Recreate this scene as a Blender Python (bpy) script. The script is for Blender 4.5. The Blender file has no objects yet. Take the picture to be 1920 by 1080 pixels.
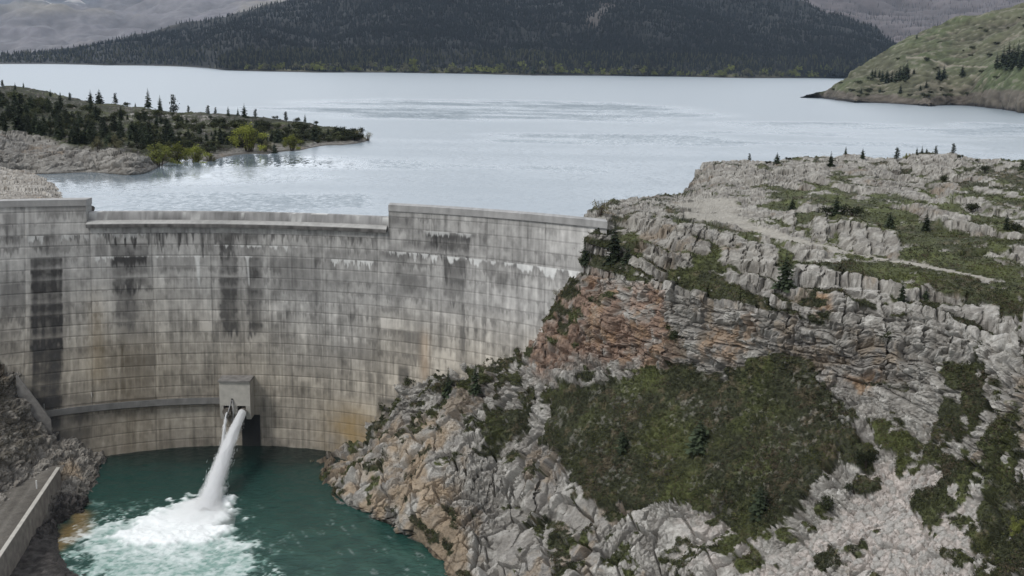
import bpy, bmesh, math, random
import numpy as np
from mathutils import Matrix, Vector

random.seed(7)
rng = np.random.default_rng(11)
f32 = np.float32
scene = bpy.context.scene
COL = scene.collection

# ------------------------------------------------------------------ survey
# The place is set out by sighting from the viewpoint: a sight line plus a level
# or a distance gives a real position in metres (lake level is z = 0).
F = 2200.0
EYE = 32.0
PITCH = math.atan((540 - 110) / F)
ROLL = math.radians(1.0)
SP, CP = math.sin(PITCH), math.cos(PITCH)
CR, SR = math.cos(ROLL), math.sin(ROLL)


def sight(u, v):
    """lateral and drop per metre of forward distance along a sight line"""
    du = np.asarray(u, float) - 960
    dv = np.asarray(v, float) - 540
    x = (du * CR + dv * SR) / F
    t = (-du * SR + dv * CR) / F
    den = CP - SP * t
    return x / den, (SP + CP * t) / den


def at(u, v, Y):
    x, T = sight(u, v)
    return np.stack([x * Y, np.asarray(Y, float) + 0 * x, EYE - T * Y], -1)


def dist_at_level(u, v, z):
    return (EYE - z) / sight(u, v)[1]


def at_level(u, v, z):
    return at(u, v, dist_at_level(u, v, z))


# ------------------------------------------------------------------ noise
def _hash(ix, iy, iz, seed):
    with np.errstate(over='ignore'):
        h = (ix.astype(np.uint32) * np.uint32(374761393)
             + iy.astype(np.uint32) * np.uint32(668265263)
             + iz.astype(np.uint32) * np.uint32(2147483647 - 58)
             + np.uint32((seed * 974711) & 0xffffffff))
        h = (h ^ (h >> np.uint32(13))) * np.uint32(1274126177)
        h = (h ^ (h >> np.uint32(16))) * np.uint32(2246822519)
        h = h ^ (h >> np.uint32(15))
    return (h & np.uint32(0xffffff)).astype(f32) / f32(0xffffff)


def vnoise(p, seed=0):
    p = np.asarray(p, f32)
    i = np.floor(p).astype(np.int64)
    fr = (p - i).astype(f32)
    w = fr * fr * fr * (fr * (fr * 6 - 15) + 10)
    out = np.zeros(len(p), f32)
    for dx in (0, 1):
        wx = w[:, 0] if dx else 1 - w[:, 0]
        for dy in (0, 1):
            wy = w[:, 1] if dy else 1 - w[:, 1]
            for dz in (0, 1):
                wz = w[:, 2] if dz else 1 - w[:, 2]
                out += wx * wy * wz * _hash(i[:, 0] + dx, i[:, 1] + dy, i[:, 2] + dz, seed)
    return out * 2 - 1


def fbm(p, octv=4, seed=0, gain=0.5):
    p = np.asarray(p, f32)
    a, s, n = 1.0, np.zeros(len(p), f32), 0.0
    for k in range(octv):
        s += a * vnoise(p, seed + k * 17)
        n += a
        a *= gain
        p = p * 2.03 + 11.3
    return s / n * 1.6


def voro(p, seed=0, jit=0.85):
    """nearest-cell distance, gap to the second cell, random value of the cell"""
    p = np.asarray(p, f32)
    i = np.floor(p - 0.5).astype(np.int64)
    d1 = np.full(len(p), 9, f32)
    d2 = np.full(len(p), 9, f32)
    r = np.zeros(len(p), f32)
    for dx in (0, 1):
        for dy in (0, 1):
            for dz in (0, 1):
                cx, cy, cz = i[:, 0] + dx, i[:, 1] + dy, i[:, 2] + dz
                hx = _hash(cx, cy, cz, seed + 1)
                hy = _hash(cx, cy, cz, seed + 2)
                hz = _hash(cx, cy, cz, seed + 3)
                qx = cx + 0.5 + (hx - 0.5) * jit - p[:, 0]
                qy = cy + 0.5 + (hy - 0.5) * jit - p[:, 1]
                qz = cz + 0.5 + (hz - 0.5) * jit - p[:, 2]
                d = np.sqrt(qx * qx + qy * qy + qz * qz).astype(f32)
                m = d < d1
                d2 = np.where(m, d1, np.minimum(d2, d))
                r = np.where(m, (hx * 7.13 + hy * 3.71 + hz * 5.37) % 1.0, r)
                d1 = np.where(m, d, d1)
    return d1, d2 - d1, r.astype(f32)


def facets(p, seed=0, jit=0.8):
    """split rock into blocks: gap to the neighbouring block, random value, and a tilted flat face per block"""
    p = np.asarray(p, f32)
    i = np.floor(p - 0.5).astype(np.int64)
    d1 = np.full(len(p), 9, f32)
    d2 = np.full(len(p), 9, f32)
    r = np.zeros(len(p), f32)
    t = np.zeros(len(p), f32)
    for dx in (0, 1):
        for dy in (0, 1):
            for dz in (0, 1):
                cx, cy, cz = i[:, 0] + dx, i[:, 1] + dy, i[:, 2] + dz
                hx = _hash(cx, cy, cz, seed + 1)
                hy = _hash(cx, cy, cz, seed + 2)
                hz = _hash(cx, cy, cz, seed + 3)
                qx = p[:, 0] - (cx + 0.5 + (hx - 0.5) * jit).astype(f32)
                qy = p[:, 1] - (cy + 0.5 + (hy - 0.5) * jit).astype(f32)
                qz = p[:, 2] - (cz + 0.5 + (hz - 0.5) * jit).astype(f32)
                ax, ay, az = np.abs(qx), np.abs(qy), np.abs(qz)
                d = np.cbrt(ax * ax * ax + ay * ay * ay + az * az * az)
                m = d < d1
                d2 = np.where(m, d1, np.minimum(d2, d))
                k1, k2 = (hx * 17.3) % 1.0 - .5, (hy * 13.7) % 1.0 - .5
                k3 = (hz * 11.9) % 1.0 - .5
                r = np.where(m, (hx * 7.13 + hy * 3.71 + hz * 5.37) % 1.0, r)
                t = np.where(m, qx * k1 + qy * k2 + qz * k3, t)
                d1 = np.where(m, d, d1)
    return d2 - d1, r.astype(f32), t.astype(f32)


def sstep(a, b, x):
    t = np.clip((x - a) / (b - a), 0, 1)
    return t * t * (3 - 2 * t)


def mixc(a, b, t):
    t = np.asarray(t)[..., None]
    return a * (1 - t) + np.asarray(b) * t


def in_poly(u, v, poly):
    poly = np.asarray(poly, float)
    r = np.zeros(u.shape, bool)
    j = len(poly) - 1
    for i in range(len(poly)):
        xi, yi = poly[i]
        xj, yj = poly[j]
        c = ((yi > v) != (yj > v)) & (u < (xj - xi) * (v - yi) / (yj - yi + 1e-9) + xi)
        r ^= c
        j = i
    return r


def poly_dist(u, v, poly, closed=True):
    poly = np.asarray(poly, float)
    best = np.full(u.shape, 1e9)
    n = len(poly)
    for i in range(n if closed else n - 1):
        a, b = poly[i], poly[(i + 1) % n]
        d = b - a
        L = d @ d + 1e-9
        t = np.clip(((u - a[0]) * d[0] + (v - a[1]) * d[1]) / L, 0, 1)
        best = np.minimum(best, (u - a[0] - t * d[0]) ** 2 + (v - a[1] - t * d[1]) ** 2)
    return np.sqrt(best)


def region(u, v, poly, wob, soft):
    """soft membership of a patch; wob displaces its outline"""
    s = np.where(in_poly(u, v, poly), 1, -1) * poly_dist(u, v, poly)
    return sstep(-soft, soft, s + wob)


# ------------------------------------------------------------------ mesh helpers
def link(name, me, mats=None, parent=None):
    o = bpy.data.objects.new(name, me)
    COL.objects.link(o)
    if mats is not None and me is not None:
        for m in (mats if isinstance(mats, (list, tuple)) else [mats]):
            me.materials.append(m)
    if parent is not None:
        o.parent = parent
    return o


def mesh_np(name, verts, faces, smooth=True, col=None, mat_idx=None, extra=None):
    """faces: (n,3) or (n,4) int array"""
    me = bpy.data.meshes.new(name)
    verts = np.asarray(verts, f32)
    faces = np.asarray(faces, np.int32)
    n, k = faces.shape
    me.vertices.add(len(verts))
    me.vertices.foreach_set('co', verts.ravel())
    me.loops.add(n * k)
    me.loops.foreach_set('vertex_index', faces.ravel())
    me.polygons.add(n)
    me.polygons.foreach_set('loop_start', np.arange(0, n * k, k, dtype=np.int32))
    me.polygons.foreach_set('loop_total', np.full(n, k, np.int32))
    me.polygons.foreach_set('use_smooth', np.full(n, smooth, bool))
    if mat_idx is not None:
        me.polygons.foreach_set('material_index', np.asarray(mat_idx, np.int32))
    me.update(calc_edges=True)
    if col is not None:
        a = me.attributes.new('Col', 'FLOAT_COLOR', 'POINT')
        c = np.ones((len(verts), 4), f32)
        c[:, :3] = np.clip(col, 0, 1)
        a.data.foreach_set('color', c.ravel())
    for kx, vx in (extra or {}).items():
        a = me.attributes.new(kx, 'FLOAT', 'POINT')
        a.data.foreach_set('value', np.asarray(vx, f32))
    return me


def grid_faces(nr, nc):
    a = np.arange(nr * nc).reshape(nr, nc)
    return np.stack([a[:-1, :-1], a[:-1, 1:], a[1:, 1:], a[1:, :-1]], -1).reshape(-1, 4)


class MB:
    """collects boxes, tubes and prisms into ONE mesh"""
    def __init__(s):
        s.v, s.f = [], []

    def add(s, vs, fs):
        b = len(s.v)
        s.v += [tuple(map(float, q)) for q in vs]
        s.f += [tuple(b + i for i in q) for q in fs]

    def box(s, c, size, rz=0.0, M=None):
        hx, hy, hz = size[0] / 2, size[1] / 2, size[2] / 2
        vs = [(x, y, z) for x in (-hx, hx) for y in (-hy, hy) for z in (-hz, hz)]
        R = M or Matrix.Rotation(rz, 3, 'Z')
        vs = [Vector(c) + R @ Vector(q) for q in vs]
        s.add(vs, [(0, 1, 3, 2), (4, 6, 7, 5), (0, 4, 5, 1), (2, 3, 7, 6), (0, 2, 6, 4), (1, 5, 7, 3)])

    def tube(s, pts, rad, n=6):
        pts = [Vector(q) for q in pts]
        rad = rad if isinstance(rad, (list, tuple)) else [rad] * len(pts)
        rings = []
        for i, q in enumerate(pts):
            d = (pts[min(i + 1, len(pts) - 1)] - pts[max(i - 1, 0)]).normalized()
            a = d.cross(Vector((0, 0, 1)))
            if a.length < 1e-3:
                a = Vector((1, 0, 0))
            a.normalize()
            b = d.cross(a)
            rings.append([q + (a * math.cos(2 * math.pi * k / n) + b * math.sin(2 * math.pi * k / n)) * rad[i] for k in range(n)])
        vs = [w for r in rings for w in r]
        fs = []
        for i in range(len(rings) - 1):
            for k in range(n):
                fs.append((i * n + k, i * n + (k + 1) % n, (i + 1) * n + (k + 1) % n, (i + 1) * n + k))
        fs.append(tuple(range(n))[::-1])
        fs.append(tuple((len(rings) - 1) * n + k for k in range(n)))
        s.add(vs, fs)

    def build(s, name, mats, parent=None, bevel=0, smooth=False):
        me = bpy.data.meshes.new(name)
        me.from_pydata(s.v, [], s.f)
        me.update()
        o = link(name, me, mats, parent)
        if bevel:
            m = o.modifiers.new('bevel', 'BEVEL')
            m.width = bevel
            m.segments = 2
        if smooth:
            for q in me.polygons:
                q.use_smooth = True
        return o


def tag(o, label, cat, group=None, kind=None):
    if label:
        o['label'] = label
    if cat:
        o['category'] = cat
    if group:
        o['group'] = group
    if kind:
        o['kind'] = kind
    return o


def empty(name, loc, rz=0.0):
    o = bpy.data.objects.new(name, None)
    COL.objects.link(o)
    o.location = loc
    o.rotation_euler = (0, 0, rz)
    o.empty_display_size = 0.3
    return o


def copy_tree(o, parent=None):
    c = o.copy()
    COL.objects.link(c)
    if parent is not None:
        c.parent = parent
    for ch in list(o.children):
        copy_tree(ch, c)
    return c


# ------------------------------------------------------------------ materials
def new_mat(name):
    m = bpy.data.materials.new(name)
    m.use_nodes = True
    nt = m.node_tree
    nt.nodes.clear()
    out = nt.nodes.new('ShaderNodeOutputMaterial')
    b = nt.nodes.new('ShaderNodeBsdfPrincipled')
    nt.links.new(b.outputs[0], out.inputs[0])
    return m, nt, b


def attr_mat(name, rough=0.95, spec=0.2, noise=0.25, nscale=3.0, bump=0.0, bscale=4.0, bdist=0.1,
             aniso=None, trans=0.0, tint_random=0.0):
    """vertex colour broken up by fine procedural noise, with noise bump"""
    m, nt, b = new_mat(name)
    N, L = nt.nodes.new, nt.links.new
    a = N('ShaderNodeAttribute')
    a.attribute_name = 'Col'
    tc = N('ShaderNodeTexCoord')
    mp = N('ShaderNodeMapping')
    if aniso:
        mp.inputs['Scale'].default_value = aniso
    L(tc.outputs['Object'], mp.inputs['Vector'])
    tx = N('ShaderNodeTexNoise')
    tx.inputs['Scale'].default_value = nscale
    tx.inputs['Detail'].default_value = 5
    tx.inputs['Roughness'].default_value = 0.65
    L(mp.outputs[0], tx.inputs['Vector'])
    mr = N('ShaderNodeMapRange')
    mr.inputs['From Min'].default_value = 0.25
    mr.inputs['From Max'].default_value = 0.75
    mr.inputs['To Min'].default_value = 1 - noise
    mr.inputs['To Max'].default_value = 1 + noise
    L(tx.outputs['Fac'], mr.inputs['Value'])
    mul = N('ShaderNodeVectorMath')
    mul.operation = 'SCALE'
    L(a.outputs['Color'], mul.inputs[0])
    L(mr.outputs[0], mul.inputs['Scale'])
    last = mul.outputs[0]
    if tint_random:
        oi = N('ShaderNodeObjectInfo')
        r2 = N('ShaderNodeMapRange')
        r2.inputs['To Min'].default_value = 1 - tint_random
        r2.inputs['To Max'].default_value = 1 + tint_random
        L(oi.outputs['Random'], r2.inputs['Value'])
        m2 = N('ShaderNodeVectorMath')
        m2.operation = 'SCALE'
        L(last, m2.inputs[0])
        L(r2.outputs[0], m2.inputs['Scale'])
        last = m2.outputs[0]
    L(last, b.inputs['Base Color'])
    b.inputs['Roughness'].default_value = rough
    b.inputs['Specular IOR Level'].default_value = spec
    if bump:
        t2 = N('ShaderNodeTexNoise')
        t2.inputs['Scale'].default_value = bscale
        t2.inputs['Detail'].default_value = 6
        t2.inputs['Roughness'].default_value = 0.7
        L(mp.outputs[0], t2.inputs['Vector'])
        bp = N('ShaderNodeBump')
        bp.inputs['Strength'].default_value = bump
        bp.inputs['Distance'].default_value = bdist
        L(t2.outputs['Fac'], bp.inputs['Height'])
        L(bp.outputs[0], b.inputs['Normal'])
    if trans:
        out = nt.nodes['Material Output']
        tr = N('ShaderNodeBsdfTranslucent')
        L(last, tr.inputs['Color'])
        mx = N('ShaderNodeMixShader')
        mx.inputs[0].default_value = trans
        L(b.outputs[0], mx.inputs[1])
        L(tr.outputs[0], mx.inputs[2])
        L(mx.outputs[0], out.inputs[0])
    return m


def plain_mat(name, col, rough=0.8, spec=0.3, metal=0.0, noise=0.2, nscale=2.0, bump=0.0):
    m, nt, b = new_mat(name)
    N, L = nt.nodes.new, nt.links.new
    tc = N('ShaderNodeTexCoord')
    tx = N('ShaderNodeTexNoise')
    tx.inputs['Scale'].default_value = nscale
    tx.inputs['Detail'].default_value = 5
    L(tc.outputs['Object'], tx.inputs['Vector'])
    cr = N('ShaderNodeValToRGB')
    c = np.array(col)
    cr.color_ramp.elements[0].position = 0.3
    cr.color_ramp.elements[1].position = 0.7
    cr.color_ramp.elements[0].color = (*(c * (1 - noise)), 1)
    cr.color_ramp.elements[1].color = (*np.clip(c * (1 + noise), 0, 1), 1)
    L(tx.outputs['Fac'], cr.inputs[0])
    L(cr.outputs[0], b.inputs['Base Color'])
    b.inputs['Roughness'].default_value = rough
    b.inputs['Specular IOR Level'].default_value = spec
    b.inputs['Metallic'].default_value = metal
    if bump:
        bp = N('ShaderNodeBump')
        bp.inputs['Strength'].default_value = bump
        bp.inputs['Distance'].default_value = 0.03
        L(tx.outputs['Fac'], bp.inputs['Height'])
        L(bp.outputs[0], b.inputs['Normal'])
    return m


M_ROCK = attr_mat('limestone_and_turf', noise=0.25, nscale=2.5, bump=0.6, bscale=2.0, bdist=0.2, aniso=(1, 1, 2.2))
M_FAR = attr_mat('far_slope', noise=0.25, nscale=0.02, bump=0.0)
M_DAM = attr_mat('dam_concrete', rough=0.9, noise=0.10, nscale=1.2, bump=0.25, bscale=3.0, bdist=0.05, aniso=(1, 1, 0.35))
M_LEAF = attr_mat('foliage', rough=0.8, spec=0.15, noise=0.25, nscale=0.8, trans=0.25)
M_TREE = attr_mat('needles', rough=0.85, spec=0.1, noise=0.25, nscale=1.5, trans=0.15, tint_random=0.35)
M_BARK = plain_mat('bark', (0.07, 0.055, 0.045), 0.95, 0.1)
M_CONC = plain_mat('pale_concrete', (0.42, 0.40, 0.36), 0.9, 0.2, noise=0.12, nscale=0.8, bump=0.3)
M_CONC_DARK = plain_mat('weathered_concrete', (0.20, 0.19, 0.18), 0.9, 0.2, noise=0.3, nscale=0.9, bump=0.3)
M_DARK = plain_mat('near_black', (0.02, 0.02, 0.02), 0.6, 0.3)  # near-black colour for the outlet openings and the slab below them
M_STEEL = plain_mat('galvanised_steel', (0.25, 0.25, 0.25), 0.5, 0.5, metal=0.6)
M_RUST = plain_mat('weathered_pipe', (0.16, 0.14, 0.12), 0.6, 0.4)

# ------------------------------------------------------------------ camera, sky, sun
cam = bpy.data.cameras.new('camera')
cam.sensor_width = 36.0
cam.lens = 36.0 * F / 1920.0
cam.clip_start = 1.0
cam.clip_end = 30000.0
cam_o = bpy.data.objects.new('camera', cam)
COL.objects.link(cam_o)
cam_o.matrix_world = (Matrix.Translation((0, 0, EYE)) @ Matrix.Rotation(math.pi / 2 - PITCH, 4, 'X')
                      @ Matrix.Rotation(ROLL, 4, 'Z'))
scene.camera = cam_o

SUN_EL, SUN_AZ = math.radians(48), math.atan2(-0.72, -0.55)
w = bpy.data.worlds.new('World')
scene.world = w
w.use_nodes = True
nt = w.node_tree
nt.nodes.clear()
N, L = nt.nodes.new, nt.links.new
sky = N('ShaderNodeTexSky')
sky.sky_type = 'NISHITA'
sky.sun_disc = False
sky.sun_elevation = SUN_EL
sky.sun_rotation = SUN_AZ
sky.altitude = 1400
sky.air_density = 1.0
sky.dust_density = 1.0
hs = N('ShaderNodeHueSaturation')
hs.inputs['Saturation'].default_value = 0.38
L(sky.outputs[0], hs.inputs['Color'])
# broken overcast: soft cloud bands vary the brightness
tc = N('ShaderNodeTexCoord')
mp = N('ShaderNodeMapping')
mp.inputs['Scale'].default_value = (1.2, 1.2, 3.5)
L(tc.outputs['Generated'], mp.inputs[0])
cl = N('ShaderNodeTexNoise')
cl.inputs['Scale'].default_value = 2.2
cl.inputs['Detail'].default_value = 5
L(mp.outputs[0], cl.inputs['Vector'])
mr = N('ShaderNodeMapRange')
mr.inputs['From Min'].default_value = 0.3
mr.inputs['From Max'].default_value = 0.7
mr.inputs['To Min'].default_value = 0.8
mr.inputs['To Max'].default_value = 1.15
L(cl.outputs['Fac'], mr.inputs['Value'])
vm = N('ShaderNodeVectorMath')
vm.operation = 'SCALE'
L(hs.outputs[0], vm.inputs[0])
L(mr.outputs[0], vm.inputs['Scale'])
# the cloud sheet: pale, brightest low over the head of the lake
sx = N('ShaderNodeVectorMath')
sx.operation = 'DOT_PRODUCT'
L(tc.outputs['Generated'], sx.inputs[0])
sx.inputs[1].default_value = Vector((-0.45, 0.86, 0.22)).normalized()
gr = N('ShaderNodeMapRange')
gr.inputs['From Min'].default_value = -0.6
gr.inputs['From Max'].default_value = 1.0
gr.inputs['To Min'].default_value = 3.6
gr.inputs['To Max'].default_value = 18.5
L(sx.outputs['Value'], gr.inputs['Value'])
cm = N('ShaderNodeMath')
cm.operation = 'MULTIPLY'
L(gr.outputs[0], cm.inputs[0])
L(mr.outputs[0], cm.inputs[1])
cc_ = N('ShaderNodeVectorMath')
cc_.operation = 'SCALE'
cc_.inputs[0].default_value = (.95, .985, 1.04)
L(cm.outputs[0], cc_.inputs['Scale'])
mx_ = N('ShaderNodeMix')
mx_.data_type = 'RGBA'
mx_.inputs[0].default_value = 0.72
L(vm.outputs[0], mx_.inputs[6])
L(cc_.outputs[0], mx_.inputs[7])
bg = N('ShaderNodeBackground')
bg.inputs['Strength'].default_value = 0.12
L(mx_.outputs[2], bg.inputs['Color'])
wo = N('ShaderNodeOutputWorld')
L(bg.outputs[0], wo.inputs['Surface'])

sun = bpy.data.lights.new('sun', 'SUN')
sun.energy = 1.9
sun.angle = math.radians(14)
sun.color = (1.0, 0.97, 0.92)
sun_o = bpy.data.objects.new('sun', sun)
COL.objects.link(sun_o)
sd = Vector((math.sin(SUN_AZ) * math.cos(SUN_EL), math.cos(SUN_AZ) * math.cos(SUN_EL), math.sin(SUN_EL)))
sun_o.rotation_euler = sd.to_track_quat('Z', 'Y').to_euler()

scene.view_settings.view_transform = 'Standard'
scene.view_settings.look = 'None'
scene.view_settings.gamma = 1.0
scene.view_settings.exposure = 0.0
scene.render.engine = 'CYCLES'
scene.cycles.max_bounces = 6
scene.cycles.use_denoising = True
scene.cycles.volume_bounces = 3

# thin air between here and the far hills
def haze_box():
    mb = MB()
    mb.box((0, 5200, 500), (13000, 10900, 1130))
    m = bpy.data.materials.new('haze')
    m.use_nodes = True
    nt = m.node_tree
    nt.nodes.clear()
    o_ = nt.nodes.new('ShaderNodeOutputMaterial')
    vp = nt.nodes.new('ShaderNodeVolumePrincipled')
    vp.inputs['Color'].default_value = (.62, .78, 1.0, 1)
    vp.inputs['Density'].default_value = HAZE
    nt.links.new(vp.outputs[0], o_.inputs['Volume'])
    o = mb.build('haze', m)
    tag(o, None, None, None, 'stuff')


HAZE = 2.2e-5
haze_box()

# ------------------------------------------------------------------ dam geometry
Z_LIP, Z_POOL, Z_WING = 0.4, -49.0, 3.05
LIFT0, LIFT = -3.95, 2.28


def dam_y(x, z):
    x = np.asarray(x, float)
    k = np.clip((Z_LIP - np.asarray(z, float)) / 49.6, -0.1, 1.06)
    R = 125 + (52 - 125) * k
    xa = -55.0 + 1.0 * k
    d = np.abs(x - xa)
    lim = 0.86 * R
    dd = np.minimum(d, lim)
    drop = R - np.sqrt(R * R - dd * dd)
    drop = drop + (d - dd) * (0.86 / math.sqrt(1 - 0.86 ** 2))
    return 236.3 - drop


JOINTS = np.array([-143, -131.2, -119.6, -107.9, -96.3, -84.75, -73.2, -61.6, -50.0, -38.6, -27.2, -16.1, -5.0, 6.2, 17.5])


def dam_col(x, z):
    """concrete colour: pour by pour tint, dark run-off stains, white lime, ochre low down"""
    n = len(x)
    lift = (LIFT0 - z) / LIFT
    li = np.floor(lift)
    lf = lift - li                       # 0 just under a lift line, 1 at the next
    pan = np.searchsorted(JOINTS, x)
    px = (x - JOINTS[np.clip(pan - 1, 0, 99)]) / 11.5
    P = np.stack([x, z, 0 * x], -1)
    one = np.zeros(n)
    # pours: each panel is cast in two to four lengths per lift
    nsub = 1 + np.floor(_hash(pan, li.astype(int), 0 * pan, 5) * np.where(lift > 12, 2.2, 3.2))
    sub = np.floor(px * nsub + 0.35 * (_hash(pan, li.astype(int), 0 * pan + 3, 6) - .5))
    tone = _hash(pan * 7 + sub.astype(int), li.astype(int), 0 * pan, 8) - 0.5
    tone2 = _hash(pan, li.astype(int), 0 * pan + 9, 21) - 0.5
    big = fbm(P * [0.05, 0.05, 1], 3, 31)
    mid = fbm(P * [0.35, 0.30, 1], 4, 37)
    fine = fbm(P * [1.3, 1.0, 1], 3, 41)
    streak = fbm(P * [1.5, 0.09, 1], 4, 47)
    streak2 = fbm(P * [3.2, 0.2, 1], 3, 53)
    # grey at the top turning buff near the foot
    warm = sstep(3.0, 14.5, lift + 2.0 * big - 0.02 * (x + 55) + 2.5 * sstep(-40, -10, x) * sstep(2, 9, lift))
    base = mixc(np.array([0.345, 0.336, 0.322]) + np.zeros((n, 3)), [0.288, 0.260, 0.218], warm)
    tone_mul = 1.04 + 0.15 * tone + 0.14 * tone2 + 0.20 * mid + 0.16 * fine + 0.24 * streak + .14 * streak2 + .16 * big  # concrete tone varied by pour tints, noise and streaks
    pale = sstep(0.28, 0.36, tone + 0.12 * mid) * sstep(3.5, 6, lift)
    tone_mul = tone_mul + 0.26 * pale * np.clip(.7 + .8 * mid, 0, 1.2)
    # light vertical drips within a pour
    drip = sstep(0.25, 0.7, streak2 + 0.4 * tone2) * sstep(5, 8, lift) * (1 - sstep(13, 17, lift))
    tone_mul = tone_mul + 0.34 * drip * (1 - lf)
    c = base * np.clip(tone_mul, .4, 1.7)[:, None]

    # every lift line bleeds a short irregular dark fringe
    hang = 0.25 + 0.55 * vnoise(np.stack([x * 1.6, li * 5.3, one], -1), 61) + 0.35 * vnoise(np.stack([x * 5, li * 3.1, one], -1), 63)
    fr = sstep(0.0, 0.25, hang - lf) * sstep(-0.35, 0.4, vnoise(np.stack([x * .16, li * 2.7, one], -1), 65) + 0.25 * mid)
    fr_amt = 0.34 * (1 - 0.55 * sstep(7, 14, lift))
    c *= (1 - fr_amt * fr)[:, None]

    dark = np.array([0.045, 0.043, 0.042])

    def stain(x0, x1, l0, l1, amt, sx=0.35, sl=0.25, rag=1.0, pour=True):
        wob = rag * (0.9 * mid + 0.5 * fine)
        m = sstep(-sx, sx, x - x0 + 0.35 * wob) * sstep(-sx, sx, x1 - x + 0.35 * wob)
        m = m * sstep(-sl, sl, lift - l0) * sstep(-sl, sl, l1 - lift + 0.4 * streak + 0.5 * streak2)
        v = 0.88 + 0.40 * streak + 0.28 * fine
        if pour:
            v = v + 0.55 * (_hash(pan * 0 + int(x0 * 3) + 400, li.astype(int), one.astype(int), 71) - 0.45) \
                - 0.55 * sstep(0.45, 1.0, lf + .25 * fine) * sstep(.3, .8, _hash(pan * 0 + int(x0 * 5) + 900, li.astype(int), one.astype(int), 73))
        return np.clip(m * amt * np.clip(v, 0.05, 1.15), 0, 1)

    def drips(x0, x1, l0, length, amt, fx=1.6):
        ln = length * (0.55 + 0.75 * vnoise(np.stack([x * fx, one + l0 * 3, one], -1), 77) + 0.35 * vnoise(np.stack([x * fx * 3, one, one], -1), 79))
        m = sstep(-0.4, 0.4, x - x0) * sstep(-0.4, 0.4, x1 - x) * sstep(-0.03, 0.03, lift - l0) * sstep(0, 0.35, ln - (lift - l0))
        return np.clip(m * amt * np.clip(0.75 + 0.6 * streak2, 0.1, 1.2), 0, 1)

    S = [stain(-95.4, -89.9, 1.95, 18.2, 0.97, .2, .1, .4), stain(-95.0, -90.3, 9.9, 15.0, 0.6, .2, .1, .3), stain(-95.2, -90.1, 2, 7.5, .5, .2, .1, .3), stain(-95.0, -92, 0.0, 1.4, .6), stain(-93.5, -90.5, 1.0, 1.95, .5),
         stain(-81.0, -73.9, 0.9, 2.9, .85), stain(-80.8, -73.9, 1.95, 5.1, .85, .6, .3, 1.6), stain(-80.2, -76.5, 4.8, 8.5, .62, .7, .5, 2.0), stain(-79, -73.6, 8.6, 12.5, .30, .9, .6, 2.5),
         stain(-80, -73.5, 11, 15, .28), stain(-59.9, -56.6, 0.0, 2.0, .85), stain(-60.0, -56.2, 2.0, 9.3, .78, .55, .3, 1.5), stain(-55.0, -52.2, 0.0, 2.0, .6),
         stain(-54.6, -51.4, 2.0, 9.2, .80, .55, .3, 1.5), stain(-49.4, -39.2, 2.05, 5.1, .30, .3, .1, .2, False), stain(-72.6, -64.7, 2.0, 3.1, .25),
         stain(-100.5, -96.8, 4.0, 7.2, .5), stain(-99.8, -97.5, -2, 1.6, .5), stain(-102, -97, 8, 10.5, .35), stain(-94, -84.8, -3, -1.7, .40),
         stain(-17.5, -8.2, -0.8, 1.0, .80), stain(-22, -17.5, 0, 1.0, .5), stain(-26, -17, 1.1, 2.1, .5), stain(-13.6, -9.3, 1.2, 4.9, .62),
         stain(-22.5, -17.0, 2.6, 5.1, .50), stain(-26, -20, -2.6, -1.2, .45), stain(-21.5, -17.6, 6.5, 10.6, .5), stain(-30, -18, 8.0, 9.1, .2, .8, .4, 2),
         stain(-27, -21, 14.2, 16.3, .8), stain(-22.4, -20.8, 11.2, 15.0, .65), stain(-9.9, -9.2, 5, 9.8, .6, .15), stain(-88.0, -85.4, 15.4, 16.6, .7),
         stain(-96, -84.9, 17.0, 19.8, .62), stain(-84.5, -73, 14.9, 15.7, .5), stain(-92.5, -84.9, 14.1, 18, .35),
         stain(-38, -28, 1.2, 2.0, .35), stain(-36.5, -28, 2.9, 4.2, .25), stain(-84, -81.5, 0.2, 2, .4), stain(-37, -29, 9.5, 11, .22)]
    D = [drips(-84.6, -73.4, -0.05, 1.1, .80), drips(-73, -61.8, -0.05, 1.7, .72), drips(-61, -50.2, -.05, 1.2, .62), drips(-49.8, -38.8, -.05, .95, .68),
         drips(-38.4, -27.6, -.05, .85, .66), drips(-96, -84.9, 0.02, .9, .55), drips(-110, -97, -1, .9, .55), drips(-110, -97, 0.0, 1.2, .55),
         drips(-17, -8.0, -0.95, 2.2, .75), drips(-26.8, -16.3, 1.05, 1.2, .5), drips(-16, 12, 1.2, 1.3, .40, 1.1), drips(-14, -8.4, 1.4, 3.6, .6, .8)]
    for s in S + D:
        c = mixc(c, dark * (1 + 0.5 * streak[:, None] + .3 * fine[:, None]), s)

    # lime: bright lines with hanging fringes along lift joints, and two long icicle runs
    white = np.array([0.60, 0.60, 0.585])

    def lime(x0, x1, l0, hang_len, amt=0.9, fx=1.8):
        ln = hang_len * (0.5 + 0.7 * vnoise(np.stack([x * fx, one + l0, one], -1), 83) + 0.45 * vnoise(np.stack([x * fx * 3.3, one + 4, one], -1), 87))
        ln = np.maximum(ln, 0.06)
        m = sstep(-0.3, 0.3, x - x0) * sstep(-0.3, 0.3, x1 - x) * sstep(-0.02, 0.03, lift - l0) * sstep(0, 0.22, ln - (lift - l0))
        return m * amt

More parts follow.
